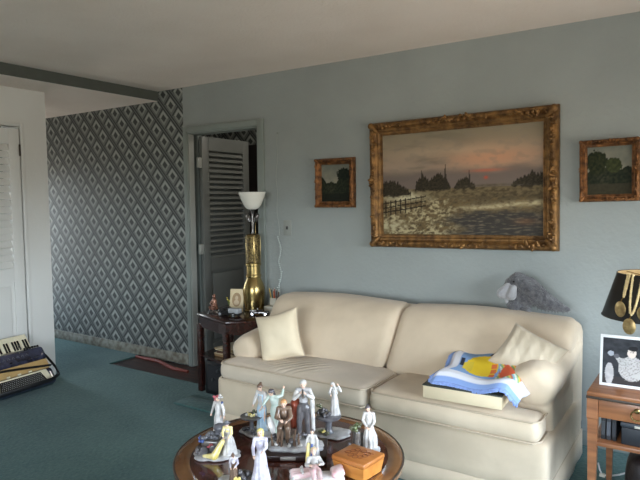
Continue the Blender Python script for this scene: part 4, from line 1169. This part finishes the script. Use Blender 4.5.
    if gown:
        # rings follow given centres: (x, y, z, rx, ry)
        rings = []; n = 36
        R_ = gown
        for k, (x, y, z, rx, ry) in enumerate(R_):
            f = 1-k/(len(R_)-1)
            rings.append([q(Vector(((x+rx*(1+fold*f*math.cos(9*i/n*2*PI+k*.25)+fold*.5*f*math.sin(5*i/n*2*PI))*math.cos(2*PI*i/n))*H, (y+ry*(1+fold*f*math.cos(9*i/n*2*PI+k*.25))*math.sin(2*PI*i/n))*H, z*H))) for i in range(n)])
        g = G(); g.loft(rings); g.build('gown', clothes, body, 80)
    if legs:
        g = G()
        for s in 'LR':
            sg = -1 if s == 'L' else 1
            hip = J['pelvis']+Vector((sg*.045*H, 0, .0))
            c(g, hip, 'kn'+s, .070, .052); c(g, 'kn'+s, 'an'+s, .050, .042)
        c(g, 'pelvis', 'waist', .082, .074)
        g.melt('trousers', legs, body, max(.0014, H*.011), 1)
    if feet:
        for s in 'LR':
            g = G(); a = J['an'+s]; g.cap(q(a+Vector((0, .01, -.012))*H), q(a+Vector((0, -.085, -.022))*H), .028*H, .022*H); g.melt('shoe', feet, body, max(.0012, H*.010), 1)
    return body
def gown_std(r0=.17, lean=0, top=.78): return [(0, 0, .01, r0, r0*.9), (lean*.1, 0, .12, r0*.88, r0*.8), (lean*.3, 0, .30, r0*.70, r0*.64), (lean*.6, 0, .46, .105, .092), (lean*.8, 0, .60, .070, .062), (lean, 0, .70, .085, .072), (lean, 0, top, .080, .060)]
def rock(parent, name, m, cx, cy, rx, ry, h, seed, rot=0, n=44):
    rings = []
    for z, s in ((0, .95), (h*.3, 1.0), (h*.75, .96), (h, .82)):
        ring = []
        for i in range(n):
            a = 2*PI*i/n; w_ = 1+.09*math.sin(3*a+seed)+.06*math.sin(7*a+seed*2)+.03*math.sin(13*a+seed)
            p = Vector((rx*s*w_*math.cos(a), ry*s*w_*math.sin(a), z+(.0 if z < h else .002*math.sin(a*5)))); p = R('Z', rot) @ p
            ring.append(p+Vector((cx, cy, 0)))
        rings.append(ring)
    g = G(); g.loft(rings); return g.build(name, m, parent, 60)
def blooms(parent, name, m, pts, r, seed=1, n=4):
    rnd = random.Random(seed); g = G()
    for p in pts:
        for k in range(n): g.ell((p[0]+rnd.uniform(-r, r), p[1]+rnd.uniform(-r, r), p[2]+rnd.uniform(0, r)), r*rnd.uniform(.4, .8), u=7, v=5)
    return g.build(name, m, parent, 60)
ZT = CZ+.0006
G_ = 'porcelain figurines on the round coffee table'
# A: white robed figure seen from behind, at the left
t = thing('porcelain_figurine', 'white-robed porcelain figure with rosy flowered head at the left back of the coffee table', 'figurine', (-1.760, 1.825, ZT), 0, G_)
rock(t, 'plinth', P_base, 0, 0, .055, .05, .012, 1)
doll(t, 'robed_figure', (0, 0, .010), math.radians(222), .185, P_white, 'bun', P_rose, gown=gown_std(.155), top=P_white, pose=dict(elL=(-.155, .0, .66), elR=(.155, 0, .66), haL=(-.19, -.03, .52), haR=(.19, -.03, .52), head=(.01, -.02, .92)))
blooms(t, 'flowers', P_rose, [(-.012, 0, .175), (-.004, -.01, .182)], .009, 3)
blooms(t, 'infant_bonnet', P_white, [(.022, .0, .184)], .010, 4); blooms(t, 'blue_ribbon', P_navy, [(.028, .0, .162)], .005, 4)
# B: kneeling lady at a market cart
t = thing('porcelain_figurine', 'porcelain group of a lady in white and yellow beside a laden flower cart', 'figurine', (-1.645, 1.705, ZT), math.radians(25), G_)
rock(t, 'plinth', P_base, -.01, .0, .095, .075, .012, 2)
doll(t, 'market_lady', (.045, -.01, .008), math.radians(-55), .150, P_white, 'hat', P_grey, gown=[(0, .02, .01, .20, .19), (0, .02, .15, .19, .18), (0, .01, .30, .16, .15), (-.0, 0, .44, .12, .11), (0, -.03, .58, .075, .066), (0, -.07, .68, .085, .07), (0, -.09, .76, .07, .055)],
     top=P_yel, pose=dict(chest=(0, -.07, .70), neck=(0, -.10, .80), head=(0, -.15, .88), shL=(-.095, -.08, .77), shR=(.095, -.08, .77), elL=(-.12, -.16, .64), elR=(.13, -.15, .64), haL=(-.06, -.27, .58), haR=(.08, -.26, .56)))
g = G(); g.cap((.03, -.045, .075), (.0, -.06, .020), .010, .016); g.cap((.0, -.06, .02), (-.045, -.055, .016), .014, .006); g.melt('yellow_apron', P_yel, t, .002, 2)
g = G(); g.box(-.065, .005, -.03, .03, .045, .065, .004); g.box(-.062, .002, -.026, .026, .02, .045, .003); cart = g.build('cart', P_bark, t)
for x, y in ((-.05, -.034), (-.01, -.034)):
    g = G(); g.lathe([(.004, -.002), (.016, -.002), (.018, 0), (.016, .002), (.004, .002)], n=18, M=T(x, y, .028) @ R('X', 90)); g.build('wheel', P_dark, cart)
blooms(t, 'cart_goods', P_grey, [(-.05, -.01, .068), (-.035, .012, .070), (-.015, -.01, .070), (-.02, .015, .075)], .013, 5, 6)
blooms(t, 'blue_flowers', P_navy, [(-.062, -.03, .060), (-.07, -.01, .066)], .009, 6, 4); blooms(t, 'rose_flowers', P_rose, [(-.03, -.036, .045), (-.02, -.036, .052)], .006, 7, 4)
g = G(); g.ell((.0, .02, .105), (.030, .022, .018)); g.cap((-.01, .02, .09), (-.015, .02, .066), .010, .012); g.melt('bonneted_companion', P_grey, t, .002, 1)
blooms(t, 'dark_foliage', P_dark, [(-.075, .0, .014), (-.06, .03, .02), (-.07, -.03, .016)], .014, 8, 6)
# C: two ladies at a fruit table
t = thing('porcelain_figurine', 'porcelain group of two ladies in pale blue and pale green beside a round fruit stand', 'figurine', (-1.648, 1.965, ZT), math.radians(5), G_)
rock(t, 'plinth', P_base, 0, 0, .088, .066, .012, 4)
g = G(); g.lathe([(.022, .010), (.012, .022), (.008, .05), (.012, .062), (.042, .068), (.050, .074), (.050, .078), (.044, .076)], c=(-.034, -.012, 0), n=28); st_ = g.build('stand', P_grey, t)
blooms(t, 'fruit', P_yel, [(-.045, -.012, .080), (-.02, -.02, .080)], .009, 9, 4); blooms(t, 'white_fruit', P_white, [(-.055, -.02, .08), (-.02, .0, .08)], .008, 10, 3); blooms(t, 'stand_leaves', P_leaf, [(-.035, .008, .083)], .011, 11, 5)
doll(t, 'blue_lady', (.005, .012, .008), math.radians(-30), .215, P_blue, 'bun', P_hb, gown=gown_std(.125), top=P_white, pose=dict(elL=(-.10, -.10, .66), haL=(-.07, -.20, .60), elR=(.11, -.06, .62), haR=(.09, -.18, .52), head=(.0, -.06, .93)))
doll(t, 'green_lady', (.062, .030, .008), math.radians(-60), .205, P_green, 'long', P_hd, gown=gown_std(.12), top=P_green, pose=dict(chest=(0, -.05, .72), neck=(0, -.08, .82), head=(0, -.14, .90), shL=(-.095, -.05, .79), shR=(.095, -.05, .79), elL=(-.13, -.16, .70), haL=(-.13, -.28, .62), elR=(.15, .05, .80), haR=(.14, .14, .93), knR=(.055, .08, .27)))
blooms(t, 'dark_foliage', P_dark, [(-.05, -.03, .016), (.0, -.035, .014)], .013, 12, 6)
# D: old flautist and seated man on a wooden plinth
t = thing('porcelain_figurine', 'tallest porcelain group: old man in grey waistcoat beside a seated man, on dark wood plinth', 'figurine', (-1.405, 1.905, ZT), math.radians(32), G_)
g = G(); g.box(-.128, .128, -.105, .078, 0, .022, .004); pl = g.build('wooden_plinth', mat('dark_plinth_wood', (46, 28, 24), rough=.3), t)
g = G(); g.box(-.055, .005, -.109, -.104, .006, .018, .001); g.build('name_plaque', mat('silver_plaque', (170, 164, 156), rough=.3, metal=.5), pl)
o = rock(t, 'porcelain_ground', P_base, 0, -.010, .115, .076, .020, 3); o.location = (0, 0, .0222)
for k, p_ in enumerate([(-.07, -.055, .042), (-.03, -.062, .042), (.02, -.062, .042)]): blooms(t, 'ground_shell', P_white, [p_], .010, 14+k, 5)
doll(t, 'old_man', (.030, .040, .040), math.radians(-4), .250, None, 'cap', P_hg, top=P_base, sleeve=P_white, legs=P_dark, feet=P_dark, pose=dict(pelvis=(0, 0, .50), elL=(-.15, -.08, .68), haL=(-.035, -.16, .80), elR=(.16, -.07, .69), haR=(.045, -.17, .79), head=(0, -.035, .915), knL=(-.07, -.04, .27), anL=(-.075, -.03, .04), knR=(.06, .0, .27), anR=(.07, .02, .04)))
g = G(); g.tube([(.030, -.010, .257), (.031, -.024, .245), (.034, -.040, .235)], [.004, .004, .007], 8); g.build('pipe', P_bark, t)
g = G(); g.cap((.066, .045, .19), (.070, .045, .07), .010, .008); g.melt('white_cane', P_white, t, .002, 1)
doll(t, 'seated_man', (-.050, .025, .035), math.radians(35), .235, None, 'cap', P_ho, top=P_brown, sleeve=P_brown, legs=P_brown, feet=P_dark,
     pose=dict(pelvis=(0, .04, .28), waist=(0, .03, .37), chest=(0, -.01, .49), neck=(0, -.04, .59), head=(0, -.075, .68), shL=(-.095, -.02, .57), shR=(.095, -.02, .57), elL=(-.13, -.10, .44), elR=(.13, -.10, .44), haL=(-.05, -.19, .42), haR=(.06, -.20, .40), knL=(-.07, -.16, .27), knR=(.07, -.17, .27), anL=(-.07, -.15, .04), anR=(.08, -.19, .04)))
g = G(); g.box(-.075, -.025, .012, .060, .035, .112, .006); g.build('stump', P_bark, t)
g = G(); g.cap((-.012, .062, .09), (-.004, .066, .17), .022, .026); g.cap((-.040, .07, .09), (-.030, .075, .15), .020, .022); g.melt('red_chair_back', P_red, t, .003, 2)
g = G(); g.lathe([(.026, 0), (.034, .004), (.034, .012), (.026, .016)], n=26, M=T(-.105, -.03, .115) @ R('Y', 70)); g.ell((-.105, -.03, .115), .012); g.build('drum', P_white, t)
g = G()
for k, (x, y) in enumerate(((-.09, -.05), (-.07, -.055), (-.055, -.06), (.0, -.055), (.015, -.06), (-.005, -.045))): g.cap((x, y, .04), (x+.006*(k % 3-1), y+.004, .085+.008*(k % 3)), .006, .003, 7)
g.build('reeds', P_brown, t)
blooms(t, 'dark_foliage', P_dark, [(-.03, -.04, .045), (.0, .0, .045), (.03, .03, .045), (-.09, .01, .046)], .015, 15, 5)
# E: lady leaning over a flower table, at the back
t = thing('porcelain_figurine', 'porcelain lady with long pale hair leaning over a dark flower table at the back', 'figurine', (-1.372, 2.125, ZT), math.radians(25), G_)
rock(t, 'plinth', P_base, 0, 0, .088, .062, .012, 5)
g = G(); g.lathe([(.026, .01), (.018, .02), (.013, .045), (.018, .072), (.052, .078), (.056, .084), (.05, .088)], c=(-.012, -.012, 0), n=26); g.build('flower_table', P_grey, t)
blooms(t, 'dark_foliage', P_dark, [(-.045, -.01, .092), (-.03, .0, .1), (-.02, -.03, .092)], .014, 16, 6); blooms(t, 'leaves', P_leaf, [(-.04, -.03, .016), (-.02, -.04, .016), (-.05, .0, .12)], .011, 17, 5); blooms(t, 'yellow_flowers', P_yel, [(-.03, -.045, .022)], .008, 18, 4)
doll(t, 'leaning_lady', (.012, .010, .084), math.radians(-20), .150, P_white, 'veil', P_hg, gown=gown_std(.16), top=P_white, pose=dict(elL=(-.14, -.08, .68), haL=(-.09, -.18, .64), elR=(.19, -.02, .72), haR=(.12, -.04, .90), head=(-.06, -.04, .92), look=(-1, -.6, 0)))
# F: blonde lady with kneeling companion at the front
t = thing('porcelain_figurine', 'porcelain blonde lady in flowing lilac-white gown at the front left of the coffee table', 'figurine', (-1.372, 1.585, ZT), math.radians(28), G_)
rock(t, 'plinth', P_base, -.03, 0, .100, .062, .012, 7)
doll(t, 'blonde_lady', (.035, .0, .008), math.radians(-30), .200, P_lil, 'long', P_hy, gown=gown_std(.17), top=P_lil, fold=.16, pose=dict(elL=(-.12, -.06, .66), haL=(-.08, -.20, .56), elR=(.12, -.08, .68), haR=(.08, -.22, .66)))
doll(t, 'kneeling_companion', (-.062, -.008, .006), math.radians(40), .115, P_brown, 'bun', P_hb, gown=[(0, .02, .01, .17, .18), (0, .02, .15, .15, .16), (0, .01, .30, .13, .14), (0, 0, .44, .10, .10), (0, -.02, .58, .07, .066), (0, -.05, .70, .085, .07)], top=P_lil, pose=dict(chest=(0, -.05, .71), head=(0, -.10, .91), haL=(-.05, -.22, .56), haR=(.06, -.24, .58)))
blooms(t, 'dark_foliage', P_dark, [(-.03, -.02, .018), (-.02, .02, .02), (-.04, .0, .03)], .015, 19, 6); blooms(t, 'yellow_flower', P_yel, [(-.045, -.035, .026)], .009, 20, 4)
# G: cloaked figure
t = thing('porcelain_figurine', 'small cloaked porcelain figure with blue sash in front of the wooden plinth', 'figurine', (-1.275, 1.835, ZT), math.radians(20), G_)
rock(t, 'plinth', P_base, 0, 0, .032, .028, .008, 8)
b = doll(t, 'cloaked_figure', (0, 0, .006), math.radians(-5), .135, P_white, 'cap', P_hd, gown=gown_std(.15), top=P_white, pose=dict(elL=(-.16, -.03, .66), haL=(-.16, -.08, .50), elR=(.16, -.03, .66), haR=(.16, -.08, .50)))
g = G(); g.cap((.002, -.017, .085), (.004, -.024, .02), .0045, .006); g.melt('blue_sash', P_navy, t, .0012, 1)
g = G(); g.cap((-.012, -.014, .085), (-.016, -.021, .02), .006, .008); g.melt('yellow_lining', P_yel, t, .0014, 1)
g = G(); g.cap((.0, .012, .02), (.0, .008, .100), .024, .016); g.cap((-.022, .004, .022), (-.014, .004, .10), .008, .008); g.cap((.022, .004, .022), (.014, .004, .10), .008, .008); g.melt('cloak', P_white, t, .0016, 1)
# H: reclining child
t = thing('porcelain_figurine', 'porcelain child in pink and white reclining on a pillow at the front of the table', 'figurine', (-1.172, 1.740, ZT), math.radians(41), G_)
g = G(); g.rbox(-.115, .085, -.034, .034, 0, .024, .012, (16, 8, 5), (0, .004, .003)); g.build('couch', P_white, t, 70)
g = G(); g.rbox(.036, .086, -.034, .034, .020, .042, .010, (10, 8, 5), (0, 0, .006), M=T(.06, 0, .03) @ R('Y', -18) @ T(-.06, 0, -.03)); g.build('pink_pillow', P_pink, t, 70)
doll(t, 'reclining_child', (-.022, -.004, .036), math.radians(-90), .20, None, 'bun', P_hy, top=P_white, sleeve=P_white, legs=P_pink,
     pose=dict(pelvis=(0, .0, .02), waist=(0, .10, .05), chest=(0, .20, .10), neck=(0, .29, .17), head=(0, .34, .25), look=(0, -.6, .8), shL=(-.09, .24, .15), shR=(.09, .24, .15), elL=(-.15, .12, .08), elR=(.15, .13, .09), haL=(-.10, .02, .12), haR=(.08, .02, .13), knL=(-.05, -.20, .10), knR=(.06, -.20, .05), anL=(-.05, -.40, .01), anR=(.06, -.42, .02)))
g = G(); [g.cap((-.045, y_, .036), (-.100, y_*1.5, .030), .011, .013) for y_ in (-.014, 0, .014)]; g.melt('draped_skirt', P_pink, t, .0018, 1)
g = G(); [g.ell((-.104+.004*math.sin(k*2.1), -.030+.0075*k, .028), (.007, .006, .009), u=8, v=6) for k in range(9)]; [g.ell((-.070+.003*math.sin(k*1.7), -.026+.0065*k, .046), (.005, .005, .005), u=8, v=6) for k in range(9)]; g.melt('lace_ruffle', P_white, t, .0015, 1)
# I: lady in white by a stump
t = thing('porcelain_figurine', 'porcelain lady in white beside a dark planted stump behind the wooden box', 'figurine', (-1.170, 2.065, ZT), math.radians(20), G_)
rock(t, 'plinth', P_base, 0, 0, .062, .050, .012, 9)
doll(t, 'white_lady', (.016, .0, .010), math.radians(-30), .178, P_white, 'bun', P_hd, gown=[(.02, 0, .01, .15, .14), (.02, 0, .15, .16, .15), (.02, .01, .30, .15, .14), (.01, .01, .42, .11, .10), (0, 0, .58, .07, .062), (0, 0, .70, .085, .072), (0, 0, .78, .08, .06)], top=P_white, pose=dict(elL=(-.14, -.03, .64), haL=(-.02, -.14, .52), elR=(.13, -.02, .63), haR=(.05, -.13, .50), head=(-.02, -.03, .92)))
g = G(); g.cap((-.035, -.005, .02), (-.032, -.005, .07), .022, .015); g.cap((-.02, .01, .02), (-.022, .01, .055), .02, .014); g.melt('stump', P_bark, t, .0022, 1)
blooms(t, 'leaves', P_leaf, [(-.045, -.01, .085), (-.03, .0, .09), (-.055, .0, .08)], .012, 22, 6); blooms(t, 'dark_foliage', P_dark, [(-.05, -.02, .02), (-.045, .015, .02)], .013, 23, 5)
vs = SC.view_settings
SC.display_settings.display_device = 'sRGB'
vs.view_transform = 'Standard'; vs.look = 'None'; vs.gamma = 1; vs.use_curve_mapping = False
vs.exposure = 1.85
